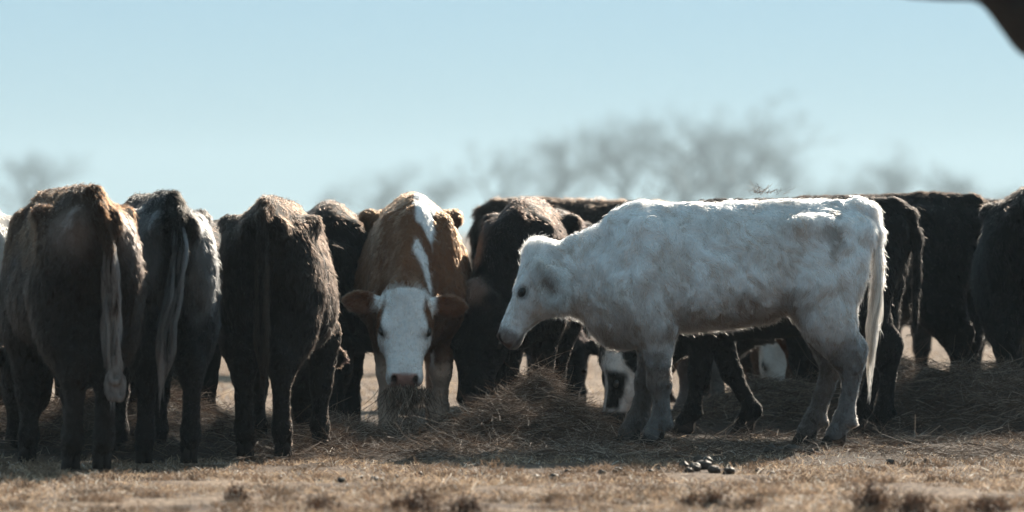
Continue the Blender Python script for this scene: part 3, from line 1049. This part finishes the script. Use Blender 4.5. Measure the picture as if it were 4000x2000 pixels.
gx = axis(-1300, 1300, -3.2, 3.2, .045, 1.25)
gy = axis(-60, 1500, 20.5, 36, .045, 1.2)
XX, YY = np.meshgrid(gx, gy, indexing='ij')
zz = rough_ground(XX.ravel(), YY.ravel())
GV = np.stack([XX.ravel(), YY.ravel(), zz], 1)
ni, nj = len(gx), len(gy)
idx = np.arange(ni * nj).reshape(ni, nj)
GF = np.stack([idx[:-1, :-1], idx[1:, :-1], idx[1:, 1:], idx[:-1, 1:]], -1).reshape(-1, 4)
m, nt, b = new_mat('dry_pasture')
tc = nt.nodes.new('ShaderNodeTexCoord')
n1 = nt.nodes.new('ShaderNodeTexNoise'); n1.inputs['Scale'].default_value = 2.2; n1.inputs['Detail'].default_value = 5
n2 = nt.nodes.new('ShaderNodeTexNoise'); n2.inputs['Scale'].default_value = 38; n2.inputs['Detail'].default_value = 6; n2.inputs['Roughness'].default_value = .7
mpg = nt.nodes.new('ShaderNodeMapping'); nt.links.new(tc.outputs['Object'], mpg.inputs['Vector'])
for n in (n1, n2): nt.links.new(mpg.outputs[0], n.inputs['Vector'])
r1 = nt.nodes.new('ShaderNodeValToRGB')
r1.color_ramp.elements[0].position = .35; r1.color_ramp.elements[0].color = (.185, .125, .09, 1)
r1.color_ramp.elements[1].position = .65; r1.color_ramp.elements[1].color = (.58, .43, .315, 1)
nt.links.new(n1.outputs['Fac'], r1.inputs[0])
r2 = nt.nodes.new('ShaderNodeValToRGB')
r2.color_ramp.elements[0].position = .36; r2.color_ramp.elements[0].color = (.22, .19, .17, 1)
r2.color_ramp.elements[1].position = .62; r2.color_ramp.elements[1].color = (1.15, 1.1, 1.05, 1)
nt.links.new(n2.outputs['Fac'], r2.inputs[0])
mx = nt.nodes.new('ShaderNodeMix'); mx.data_type = 'RGBA'; mx.blend_type = 'MULTIPLY'; mx.inputs[0].default_value = 1
nt.links.new(r1.outputs[0], mx.inputs['A']); nt.links.new(r2.outputs[0], mx.inputs['B'])
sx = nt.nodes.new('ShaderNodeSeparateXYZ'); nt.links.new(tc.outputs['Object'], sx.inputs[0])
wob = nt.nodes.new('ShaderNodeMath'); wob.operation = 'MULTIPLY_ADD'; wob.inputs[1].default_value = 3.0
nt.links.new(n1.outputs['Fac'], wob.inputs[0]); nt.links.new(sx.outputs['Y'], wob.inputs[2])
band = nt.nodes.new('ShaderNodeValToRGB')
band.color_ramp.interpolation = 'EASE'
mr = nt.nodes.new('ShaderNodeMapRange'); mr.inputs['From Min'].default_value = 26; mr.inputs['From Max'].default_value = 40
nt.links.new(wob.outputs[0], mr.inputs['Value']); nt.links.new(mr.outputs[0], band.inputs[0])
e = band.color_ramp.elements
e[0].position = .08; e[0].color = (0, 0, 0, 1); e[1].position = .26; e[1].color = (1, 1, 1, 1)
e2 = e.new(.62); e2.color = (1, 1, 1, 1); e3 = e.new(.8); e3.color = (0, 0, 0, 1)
mud_shade = nt.nodes.new('ShaderNodeMix'); mud_shade.data_type = 'RGBA'; mud_shade.blend_type = 'MULTIPLY'  # feed strip: trampled soil with the herd's shadow worked into its colour
mud_shade.inputs['B'].default_value = (.24, .215, .205, 1)
nt.links.new(band.outputs[0], mud_shade.inputs[0]); nt.links.new(mx.outputs['Result'], mud_shade.inputs['A'])
nt.links.new(mud_shade.outputs['Result'], b.inputs['Base Color'])
bp = nt.nodes.new('ShaderNodeBump'); bp.inputs['Distance'].default_value = .02; bp.inputs['Strength'].default_value = .8
nt.links.new(n2.outputs['Fac'], bp.inputs['Height']); nt.links.new(bp.outputs[0], b.inputs['Normal'])
b.inputs['Roughness'].default_value = .85
b.inputs['Specular IOR Level'].default_value = .25
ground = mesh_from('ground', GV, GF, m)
tag(ground, kind='structure')


def gz(x, y):
    return rough_ground(np.asarray(x, np.float32), np.asarray(y, np.float32))


# ------------------------------------------------------------------ straw, stubble
def ribbons(P, width, side):
    """P (n,k,3) centre lines, width (n,), side (n,3) -> V, F of flat blades"""
    n, k, _ = P.shape
    t = np.linspace(0, 1, k)
    wprof = (1 - .6 * t)[None, :, None] * width[:, None, None] * .5
    A = P - side[:, None, :] * wprof; B = P + side[:, None, :] * wprof
    V = np.stack([A, B], 2).reshape(-1, 3)
    base = (np.arange(n) * k * 2)[:, None]
    i = np.arange(k - 1)[None, :] * 2
    F = np.stack([base + i, base + i + 1, base + i + 3, base + i + 2], -1).reshape(-1, 4)
    return V, F


def hay_mat_mound():
    m, nt, b = new_mat('packed_hay')
    tc = nt.nodes.new('ShaderNodeTexCoord')
    n = nt.nodes.new('ShaderNodeTexNoise'); n.inputs['Scale'].default_value = 45; n.inputs['Detail'].default_value = 6
    n.inputs['Distortion'].default_value = 1.5
    nt.links.new(tc.outputs['Object'], n.inputs['Vector'])
    r = nt.nodes.new('ShaderNodeValToRGB')
    r.color_ramp.elements[0].position = .35; r.color_ramp.elements[0].color = (.025, .016, .012, 1)
    r.color_ramp.elements[1].position = .7; r.color_ramp.elements[1].color = (.11, .075, .055, 1)
    nt.links.new(n.outputs['Fac'], r.inputs[0]); nt.links.new(r.outputs[0], b.inputs['Base Color'])
    bp = nt.nodes.new('ShaderNodeBump'); bp.inputs['Distance'].default_value = .03
    nt.links.new(n.outputs['Fac'], bp.inputs['Height']); nt.links.new(bp.outputs[0], b.inputs['Normal'])
    b.inputs['Roughness'].default_value = .85
    return m


M_MOUND = hay_mat_mound()


def straw_tint(n, rng, lo=.35):
    base = np.where(rng.random((n, 1)) < .25, vec(.44, .35, .285), np.where(rng.random((n, 1)) < .5, vec(.18, .12, .085), vec(.09, .058, .042)))
    return base * rng.uniform(.6, 1.2, (n, 1))


def hay_mound(name, label, px0, px1, n, seed):
    rng = np.random.default_rng(seed)
    # heap surface
    dm = 31.0
    x0, x1 = (px0 - 2000) * dm / FPX, (px1 - 2000) * dm / FPX
    xs = np.arange(x0, x1, .035); ys = np.arange(27.2, 33.4, .035)
    X, Y = np.meshgrid(xs, ys, indexing='ij')
    x, y = X.ravel(), Y.ravel()
    def hh(x, y):
        p = np.stack([x, y, np.zeros_like(x)], 1)
        pxx = x * FPX / y + 2000
        edge = sstep(px0, px0 + 130, pxx) * sstep(px1, px1 - 130, pxx)
        h = hay_height(x, y) * edge
        return h * (1 + .45 * noise(p, 4, seed) + .25 * noise(p, 11, seed + 1))
    h = hh(x, y)
    z = gz(x, y) + h - .006
    V = np.stack([x, y, z], 1)
    idx = np.arange(len(x)).reshape(X.shape)
    F = np.stack([idx[:-1, :-1], idx[1:, :-1], idx[1:, 1:], idx[:-1, 1:]], -1).reshape(-1, 4)
    F = F[(h[F] > .012).any(1)]
    used, inv = np.unique(F, return_inverse=True)
    root = empty(name, (float((x0 + x1) / 2), 30.3, 0))
    off = np.array([root.location.x, root.location.y, 0], np.float32)
    tag(root, label, 'hay', kind='stuff')
    mo = mesh_from('packed_hay', V[used] - off, inv.reshape(F.shape), M_MOUND, parent=root)
    mo['kind'] = 'stuff'
    # loose straws lying over it and round it
    cand = n * 3
    sx = rng.uniform(x0 - .1, x1 + .1, cand); sy = rng.uniform(27.0, 33.4, cand)
    ok = rng.random(cand) < np.clip(hh(sx, sy) * 9 + .0, 0, 1) + .10 * (np.abs(sy - 29.0) < 1.4)
    sx, sy = sx[ok][:n], sy[ok][:n]
    n = len(sx)
    sz = gz(sx, sy) + hh(sx, sy)
    L = rng.gamma(4, .028, n) + .04
    th = rng.random(n) * 6.283
    el = rng.normal(.06, .20, n) + (rng.random(n) < .035) * rng.uniform(.2, .9, n)
    d = np.stack([np.cos(th) * np.cos(el), np.sin(th) * np.cos(el), np.sin(el)], 1)
    bend = rng.normal(0, .45, (n, 3)); bend[:, 2] -= .15
    t = np.array([-.5, -.17, .17, .5])
    c0 = np.stack([sx, sy, sz + .012 + np.abs(np.sin(el)) * L * .45], 1)
    P = c0[:, None, :] + d[:, None, :] * (t[None, :, None] * L[:, None, None]) + bend[:, None, :] * ((t * t)[None, :, None] * L[:, None, None])
    side = nrm(np.cross(d, rng.normal(0, 1, (n, 3))))
    V, F = ribbons(P - off, rng.uniform(.0014, .0040, n), side)
    tint = np.repeat(straw_tint(n, rng), 8, 0)
    so = mesh_from('straw', V, F, M_HAY, tint=tint, smooth=False, parent=root)
    so['kind'] = 'stuff'
    return root


hay_mound('hay_heap', 'low scatter of hay round the hooves of the cows on the left', -500, 1270, 30000, 21)
hay_mound('hay_heap', 'heap of loose hay in the middle, below the muzzle of the calf', 1150, 2520, 60000, 22)
hay_mound('hay_heap', 'long dark heap of hay on the right behind the calf', 2500, 4600, 36000, 23)


def wisp(name, label, c, drop, n, seed, spread, up=False, cat='hay'):
    rng = np.random.default_rng(seed)
    c = np.array(c)
    L = rng.uniform(.25, 1.0, n) * drop
    o = rng.normal(0, 1, (n, 3)) * np.array(spread)
    d = rng.normal(0, .45, (n, 3)); d[:, 2] = rng.uniform(.1, .5, n) if up else -1
    d = nrm(d)
    t = np.linspace(0, 1, 5)
    bend = rng.normal(0, .5, (n, 3)); bend[:, 2] = rng.uniform(-.2, .3, n)
    P = o[:, None, :] + d[:, None, :] * (t[None, :, None] * L[:, None, None]) + bend[:, None, :] * ((t * t)[None, :, None] * L[:, None, None] * .6)
    side = nrm(np.cross(d, rng.normal(0, 1, (n, 3))))
    V, F = ribbons(P, rng.uniform(.002, .004, n), side)
    ob = mesh_from(name, V, F, M_STRAW, tint=np.repeat(straw_tint(n, rng), 10, 0), smooth=False)
    ob.location = c
    tag(ob, label, cat, kind='stuff')
    return ob


wisp('hay_wisp', 'mouthful of hay hanging from the red cow', W(1592, 1520, 30.14), .24, 800, 31, (.06, .03, .012))
wisp('hay_wisp', 'pale wisp of hay lying on the back of the black cow', W(2985, 752, 30.9), .09, 60, 32, (.05, .03, .008), up=True)


def stubble(name, x0, x1, y0, y1, n, hmin, hmax, seed, wid):
    rng = np.random.default_rng(seed)
    x = rng.uniform(x0, x1, n * 2); y = rng.uniform(y0, y1, n * 2)
    p = np.stack([x, y, np.zeros_like(x)], 1)
    ok = rng.random(n * 2) < (.35 + .8 * noise(p, 2.2, 3) + .3 * noise(p, 7, 1)) * (1 - .75 * sstep(26.8, 28.2, y) * sstep(36, 34, y))
    x, y, p = x[ok][:n], y[ok][:n], p[ok][:n]
    n = len(x)
    L = rng.uniform(hmin, hmax, n) * (1 + .5 * noise(p, 3, 8))
    th = rng.random(n) * 6.283; el = rng.uniform(.15, 1.25, n)
    d = np.stack([np.cos(th) * np.cos(el), np.sin(th) * np.cos(el), np.sin(el)], 1)
    t = np.array([0, .5, 1.])
    c0 = np.stack([x, y, gz(x, y) - .004], 1)
    bend = rng.normal(0, .3, (n, 3)); bend[:, 2] = -.2
    P = c0[:, None, :] + d[:, None, :] * (t[None, :, None] * L[:, None, None]) + bend[:, None, :] * ((t * t)[None, :, None] * L[:, None, None])
    side = nrm(np.cross(d, rng.normal(0, 1, (n, 3))))
    V, F = ribbons(P, np.full(n, wid) * rng.uniform(.6, 1.4, n), side)
    base = np.where(rng.random((n, 1)) < .3, vec(.22, .14, .095), np.where(rng.random((n, 1)) < .12, vec(.88, .83, .75), vec(.64, .48, .34))) * rng.uniform(.6, 1.25, (n, 1))  # palest blades carry sun glints in their tint
    ob = mesh_from(name, V, F, M_STRAW, tint=np.repeat(base, 6, 0), smooth=False)
    tag(ob, 'short dry tan grass covering the trampled ground', 'grass', kind='stuff')
    return ob


stub = stubble('dry_grass', -2.9, 2.9, 20.6, 30.0, 170000, .012, .05, 41, .0045)
stub2 = stubble('dry_grass', -8, 8, 30.0, 60.0, 40000, .03, .08, 42, .008)
stub2['label'] = 'sunlit dry grass on the pasture beyond the cattle'

def tufts(name, n, per, seed):
    rng = np.random.default_rng(seed)
    cx = rng.uniform(-2.8, 2.8, n); cy = 20.6 + 6.8 * rng.random(n)
    hh = rng.uniform(.03, .085, n); dk = rng.uniform(.35, 1.1, n)
    i = np.repeat(np.arange(n), per); m_ = len(i)
    x = cx[i] + rng.normal(0, .035, m_); y = cy[i] + rng.normal(0, .035, m_)
    L = hh[i] * rng.uniform(.4, 1.1, m_)
    d = nrm(np.stack([rng.normal(0, .5, m_), rng.normal(0, .5, m_), np.ones(m_)], 1))
    t = np.array([0, .5, 1.])
    bend = rng.normal(0, .4, (m_, 3)); bend[:, 2] = -.25
    P = np.stack([x, y, gz(x, y) - .004], 1)[:, None, :] + d[:, None, :] * (t[None, :, None] * L[:, None, None]) + bend[:, None, :] * ((t * t)[None, :, None] * L[:, None, None])
    V, F = ribbons(P, rng.uniform(.003, .006, m_), nrm(np.cross(d, rng.normal(0, 1, (m_, 3)))))
    base = vec(.32, .22, .15) * (dk[i] * rng.uniform(.6, 1.3, m_))[:, None]
    ob = mesh_from(name, V, F, M_STRAW, tint=np.repeat(base, 6, 0), smooth=False)
    tag(ob, 'scattered taller tufts of dry grass in the foreground', 'grass', kind='stuff')


tufts('grass_tufts', 420, 60, 43)

# ------------------------------------------------------------------ dung clods
M_DUNG, nt, b = new_mat('dry_dung')
n = nt.nodes.new('ShaderNodeTexNoise'); n.inputs['Scale'].default_value = 25; n.inputs['Detail'].default_value = 5
r = nt.nodes.new('ShaderNodeValToRGB')
r.color_ramp.elements[0].color = (.022, .015, .011, 1); r.color_ramp.elements[1].color = (.095, .068, .05, 1)
nt.links.new(n.outputs['Fac'], r.inputs[0]); nt.links.new(r.outputs[0], b.inputs['Base Color'])
b.inputs['Roughness'].default_value = .6
b.inputs['Specular IOR Level'].default_value = .4


def clod_mesh(seed):
    rng = np.random.default_rng(seed)
    V, F = [], []
    nu, nv = 14, 9
    for i in range(nv + 1):
        th = math.pi * i / nv
        for j in range(nu):
            ph = 2 * math.pi * j / nu
            V.append((math.sin(th) * math.cos(ph), math.sin(th) * math.sin(ph), math.cos(th)))
    V = np.array(V, np.float32)
    rr = 1 + .35 * noise(V, 1.6, seed) + .2 * noise(V, 4.5, seed + 2)
    V = V * rr[:, None] * np.array([1.1, .95, .78])
    for i in range(nv):
        for j in range(nu):
            F.append((i * nu + j, (i + 1) * nu + j, (i + 1) * nu + (j + 1) % nu, i * nu + (j + 1) % nu))
    return V, np.array(F)


clods = []
for s in range(4):
    V, F = clod_mesh(60 + s)
    o = mesh_from('dung_clod', V, F, M_DUNG)
    clods.append(o)


def clod(px, py, rpx, label, group, i, lift=0.0):
    d = FPX * CAM_H / (py - 900)
    rad = rpx * d / FPX
    o = clods[i % 4]
    if o.get('label'):
        o = bpy.data.objects.new('dung_clod', o.data); col.objects.link(o)
    x = (px - 2000) * d / FPX
    o.location = (x, d, float(gz([x], [d])[0]) + rad * .45 + lift)
    o.scale = (rad, rad, rad)
    o.rotation_euler = (0, 0, i * 1.7)
    tag(o, label, 'dung', group)


pile = [(2670, 1826, 24), (2712, 1838, 30), (2745, 1830, 34), (2790, 1842, 30), (2728, 1808, 26), (2765, 1812, 24), (2845, 1846, 26), (2690, 1842, 20)]
for i, (x, y, rr) in enumerate(pile):
    clod(x, y, rr * .85, 'round dung clod in the small pile in front of the calf', 'dung pile in front of the calf', i, .03 if 3 < i < 6 else 0)
scat = [(1330, 1868, 18), (1460, 1862, 26), (1480, 1880, 20), (1335, 1890, 22), (1545, 1852, 14), (1640, 1832, 14), (2085, 1852, 22), (2165, 1856, 26), (2120, 1862, 18),
        (2350, 1845, 20), (2410, 1842, 22), (2540, 1850, 18), (2960, 1846, 20), (3010, 1848, 16), (2215, 1834, 16), (2575, 1830, 14), (1410, 1850, 14), (1090, 1852, 16),
        (3400, 1822, 18), (3560, 1800, 20), (3620, 1798, 22), (3700, 1806, 14), (3480, 1798, 22), (3180, 1806, 16), (1250, 1878, 14)]
for i, (x, y, rr) in enumerate(scat):
    if x < 1300: lab, g = 'dung clod on the sunlit grass below the dark brown cow', 'dung below the dark brown cow'
    elif x < 1700: lab, g = 'dung clod in the loose cluster below the red cow', 'dung below the red cow'
    elif x < 2230: lab, g = 'dung clod on the grass below the middle hay heap', 'dung below the middle hay heap'
    elif x < 2600: lab, g = 'dung clod on the grass just left of the dung pile', 'dung left of the pile'
    elif x < 3100: lab, g = 'dung clod on the grass just right of the dung pile', 'dung right of the pile'
    else: lab, g = 'dung clod on the grass right of the calf, below the black cattle', 'dung at the right'
    clod(x, y, rr * .8, lab, g, i)
for i, (x, y, rr) in enumerate([(3010, 1775, 28), (3050, 1770, 24), (3090, 1772, 30), (3125, 1772, 26), (3170, 1776, 18)]):
    clod(x, y, rr, 'grey dung lump in the shade just below the hind hooves of the calf', 'shaded dung behind the calf', i)


# ------------------------------------------------------------------ weeds close to the photographer
def weed(px, py, hpx, wpx, n, seed, label):
    rng = np.random.default_rng(seed)
    d = FPX * CAM_H / (py - 900)
    h = 1.6 * hpx * d / FPX; w = wpx * d / FPX
    x = (px - 2000) * d / FPX
    o1 = rng.normal(0, 1, (n, 3)) * np.array([w * .5, w * .4, 0])
    dd = rng.normal(0, .28, (n, 3)); dd[:, 2] = 1; dd = nrm(dd)
    L = rng.uniform(.35, 1.0, n) * h * np.exp(-(o1[:, 0] / w) ** 2)
    t = np.linspace(0, 1, 4)
    bend = rng.normal(0, .35, (n, 3)); bend[:, 2] = -.15
    P = o1[:, None, :] + dd[:, None, :] * (t[None, :, None] * L[:, None, None]) + bend[:, None, :] * ((t * t)[None, :, None] * L[:, None, None])
    V, F = ribbons(P, np.full(n, .004), nrm(np.cross(dd, rng.normal(0, 1, (n, 3)))))
    tint = np.repeat(np.where(rng.random((n, 1)) < .5, vec(.07, .04, .028), vec(.17, .10, .065)) * rng.uniform(.6, 1.2, (n, 1)), 8, 0)
    # seed heads: small bent leaves along the stems
    k = n * 5
    si = rng.integers(0, n, k); tt = rng.uniform(.3, 1, k)
    c = o1[si] + dd[si] * (tt * L[si])[:, None] + bend[si] * (tt * tt * L[si])[:, None]
    d2 = nrm(rng.normal(0, 1, (k, 3)) + np.array([0, 0, .4]))
    P2 = c[:, None, :] + d2[:, None, :] * (np.array([0, .5, 1.])[None, :, None] * rng.uniform(.008, .022, k)[:, None, None])
    V2, F2 = ribbons(P2, rng.uniform(.004, .008, k), nrm(np.cross(d2, rng.normal(0, 1, (k, 3)))))
    root = empty('weed_clump', (x, d, float(gz([x], [d])[0]) - .005))
    tag(root, label, 'weed', 'dry weeds in the foreground')
    tag(mesh_from('stems', V, F, M_STRAW, tint=tint, smooth=False, parent=root), kind='stuff')
    lv = mesh_from('leaves', V2, F2, M_STRAW, tint=np.repeat(np.where(rng.random((k, 1)) < .6, vec(.06, .036, .026), vec(.15, .09, .06)), 6, 0), smooth=False, parent=root)
    tag(lv, kind='stuff')


weed(3410, 1985, 135, 60, 110, 71, 'tall dark weed in the foreground at right')
weed(3560, 1995, 90, 110, 140, 72, 'broad dark weed clump near the bottom right corner')
weed(3860, 1995, 60, 130, 120, 73, 'low weed clump at the right edge of the foreground')
weed(2790, 1985, 80, 60, 90, 74, 'dark weed in the foreground below the dung pile')
weed(2700, 1965, 60, 50, 60, 75, 'small weed left of the dark foreground weed below the dung pile')
weed(2930, 1975, 55, 30, 40, 76, 'thin weed right of the dark foreground weed below the dung pile')
weed(1620, 1995, 95, 120, 150, 77, 'blurred brown weed clump at the bottom, left of centre')
weed(1820, 1990, 70, 90, 90, 78, 'paler blurred weed clump at the bottom centre')
weed(920, 1940, 60, 45, 60, 79, 'small brown weed in the sunlit strip below the dark brown cow')
weed(1250, 1985, 60, 90, 70, 80, 'low blurred weed in the foreground below the black cow')
weed(420, 1990, 40, 120, 60, 81, 'faint low weed in the foreground at left')


# ------------------------------------------------------------------ trees
def branch_tubes(segs, sides=4):
    """segs: list of (a, b, ra, rb) -> V, F"""
    a = np.array([s[0] for s in segs], np.float32); b = np.array([s[1] for s in segs], np.float32)
    ra = np.array([s[2] for s in segs], np.float32); rb = np.array([s[3] for s in segs], np.float32)
    d = nrm(b - a)
    ref = np.where(np.abs(d[:, 2:3]) > .9, vec(1, 0, 0), vec(0, 0, 1))
    u = nrm(np.cross(d, ref)); v = np.cross(d, u)
    n = len(segs)
    an = np.arange(sides) * 2 * math.pi / sides
    ring = u[:, None, :] * np.cos(an)[None, :, None] + v[:, None, :] * np.sin(an)[None, :, None]
    V = np.concatenate([a[:, None, :] + ring * ra[:, None, None], b[:, None, :] + ring * rb[:, None, None]], 1).reshape(-1, 3)
    base = (np.arange(n) * sides * 2)[:, None]
    i = np.arange(sides)[None, :]; j = (i + 1) % sides
    F = np.stack([base + i, base + j, base + sides + j, base + sides + i], -1).reshape(-1, 4)
    return V, F


def bare_tree(name, label, px, py_top, d, spread, seed, twig=1.0, group='bare trees on the horizon'):
    rng = random.Random(seed)
    top = CAM_H + (900 - py_top) * d / FPX
    H = top
    trunk, crown = [], []
    def grow(p, dr, L, r, depth):
        n = 3 if depth < 2 else 2
        cur = p
        for i in range(n):
            dr = (dr + Vector((rng.gauss(0, .13), rng.gauss(0, .13), rng.gauss(.04, .08)))).normalized()
            nx = cur + dr * (L / n)
            r2 = max(r * (.82 if depth < 4 else .7), H * .0011)
            (trunk if depth == 0 else crown).append((tuple(cur), tuple(nx), r, r2))
            cur, r = nx, r2
            if depth >= 1 and depth < 5 and rng.random() < .8:
                side = Vector((rng.gauss(0, 1), rng.gauss(0, 1), rng.gauss(.25, .5))).normalized()
                grow(cur, (dr * .6 + side * .8).normalized(), L * rng.uniform(.45, .65), r * .66, depth + 1)
        if depth < 5:
            for _ in range(3 if depth < 2 else 2):
                side = Vector((rng.gauss(0, 1), rng.gauss(0, 1), rng.gauss(.15, .4))).normalized()
                grow(cur, (dr * .8 + side * spread).normalized(), L * rng.uniform(.6, .85), r * .75, depth + 1)
    grow(Vector((0, 0, -.3)), Vector((rng.gauss(0, .05), rng.gauss(0, .05), 1)), H * .26, H * .042, 0)
    root = empty(name, ((px - 2000) * d / FPX, d, 0))
    tag(root, label, 'tree', group)
    V, F = branch_tubes(trunk, 7); V2, F2 = branch_tubes(crown, 3)
    # fit the wanted height exactly
    k = H / max(V2[:, 2].max(), .1)
    kk = np.array([k * 1.35, k * 1.35, k], np.float32)
    mesh_from('trunk', V * kk, F, M_BARK, parent=root)
    mesh_from('crown', V2 * kk, F2, M_BARK, parent=root)
    return root


tree_spec = [
    (110, 600, 380, .75, 'lone bare tree far off at the left edge'),
    (1510, 640, 420, .8, 'small bare tree far off, above the red cow on its left'),
    (1300, 745, 440, .8, 'lowest bare tree far off, left of the red cow'),
    (1900, 575, 400, .75, 'bare tree far off, above the dark cows in the middle'),
    (2120, 535, 420, .8, 'bare tree far off, above the muzzle and poll of the calf'),
    (2430, 460, 400, .7, 'tall bare tree far off, left of the tallest one'),
    (2640, 430, 410, .75, 'tall bare tree far off, just left of the tallest one'),
    (2840, 385, 390, .75, 'tallest bare tree far off, above the back of the calf'),
    (3010, 555, 400, .9, 'bare tree far off, just right of the tallest one'),
    (3160, 690, 400, .9, 'low bushy bare tree far off, above the rump of the calf'),
    (3480, 560, 380, .8, 'bare tree far off, above the large black cow'),
    (3660, 650, 390, .8, 'bare tree far off, right of the one above the large black cow'),
    (3880, 720, 400, .9, 'low bare tree far off near the right edge'),
    (2280, 640, 430, .9, 'smaller bare tree far off, between the middle trees'),
    (1420, 720, 450, 1.0, 'low bare tree far off, left of the small tree above the red cow'),
    (1690, 690, 440, 1.0, 'low bare tree far off, just right of the red cow'),
    (2540, 560, 440, 1.0, 'bushy bare tree far off, filling the gap left of the tallest trees'),
    (2740, 560, 440, 1.0, 'bushy bare tree far off, below the tallest tree on its left'),
    (2930, 600, 430, 1.0, 'bushy bare tree far off, below the tallest tree on its right'),
    (3280, 720, 430, 1.0, 'low bare tree far off, above the tail of the calf'),
    (3400, 690, 440, 1.0, 'low bare tree far off, left of the one above the large black cow'),
    (3570, 660, 430, 1.0, 'bare tree far off, between the two above the large black cow'),
    (3770, 700, 430, 1.0, 'low bare tree far off, above the black cow at the back'),
    (3980, 740, 430, 1.0, 'lowest bare tree far off at the right edge'),
    (60, 720, 440, 1.0, 'low bare tree far off at the left edge, beside the lone tree'),
]
for i, (px, py, d, sp, lab) in enumerate(tree_spec):
    bare_tree('bare_tree', lab, px, py - (900 - py) * .10, d * 2.8, sp, 300 + i)


def near_tree():
    """the dark bough that hangs into the top right corner, and the tree it grows from"""
    d = 17.0
    root = empty('dark_tree', (3.6, d + .2, 0))
    tag(root, 'dark out-of-focus tree bough reaching into the top right corner', 'tree')
    def loc(px, py, dd=d): return tuple(W(px, py, dd) - Vector((3.6, d + .2, 0)))
    tr = [Cone((0, 0, -.2), (-.05, 0, 1.0), .26, .22, .05), Cone((-.05, 0, 1.0), (.05, .05, 2.6), .22, .2, .05), Cone((.05, .05, 2.6), (.2, .1, 5.5), .2, .12, .05),
          Cone((.2, .1, 5.5), (.1, 0, 8), .12, .03, .05)]
    bo = [Cone((0, 0, 1.6), loc(4420, 20), .17, .16, .08), Cone(loc(4420, 20), loc(4150, -20), .16, .165, .08),
          Cone(loc(4150, -20), loc(3990, -40), .16, .11, .07), Cone(loc(3990, -40), loc(3880, -110), .11, .06, .05),
          Ell(loc(4040, 90), (.10, .10, .10), .08), Cone(loc(3900, -70), loc(3560, -36), .05, .024, .04), Cone(loc(3560, -36), loc(3200, -60), .024, .012, .02)]
    for nm, pr in (('trunk', tr), ('bough', bo)):
        V, Q = surface(pr, .022)
        V = V + vert_normals(V, Q) * (noise(V, 7, 3) * .02)[:, None]
        mesh_from(nm, V, Q, M_BARK, parent=root)
    # bare crown above the frame
    rng = random.Random(5)
    segs = []
    def grow(p, dr, L, r, depth):
        cur = p
        for i in range(2):
            dr = (dr + Vector((rng.gauss(0, .15), rng.gauss(0, .15), rng.gauss(.05, .08)))).normalized()
            nx = cur + dr * (L / 2); segs.append((tuple(cur), tuple(nx), r, r * .8)); cur, r = nx, r * .8
        if depth < 4:
            for _ in range(3):
                sd = Vector((rng.gauss(0, 1), rng.gauss(0, 1), rng.gauss(.2, .4))).normalized()
                grow(cur, (dr * .8 + sd * .8).normalized(), L * .7, r * .7, depth + 1)
    for z in (3.5, 4.5, 5.5, 6.5):
        grow(Vector((.1, .05, z)), Vector((rng.gauss(.3, .5), rng.gauss(0, .6), .8)).normalized(), 1.4, .07, 0)
    V, F = branch_tubes(segs, 4)
    mesh_from('crown', V, F, M_BARK, parent=root)


near_tree()

# ------------------------------------------------------------------ haze
hz = np.array([(x, y, z) for x in (-1700, 1700) for y in (-150, 2400) for z in (-1.2, 34.0)], np.float32)
haze = mesh_from('haze', hz, np.array([(0, 1, 3, 2), (4, 6, 7, 5), (0, 4, 5, 1), (2, 3, 7, 6), (0, 2, 6, 4), (1, 5, 7, 3)]), None, smooth=False)
hm = bpy.data.materials.new('haze_air')
hm.use_nodes = True
hm.node_tree.nodes.remove(hm.node_tree.nodes['Principled BSDF'])
pv = hm.node_tree.nodes.new('ShaderNodeVolumePrincipled')
pv.inputs['Color'].default_value = (.72, .90, 1.0, 1)
pv.inputs['Density'].default_value = HAZE
pv.inputs['Anisotropy'].default_value = .2
hm.node_tree.links.new(pv.outputs[0], hm.node_tree.nodes['Material Output'].inputs['Volume'])
haze.data.materials.append(hm)
tag(haze, 'thin pale haze lying over the whole pasture', 'haze', kind='stuff')
print('scene built', round(_t.time() - _t0, 1))
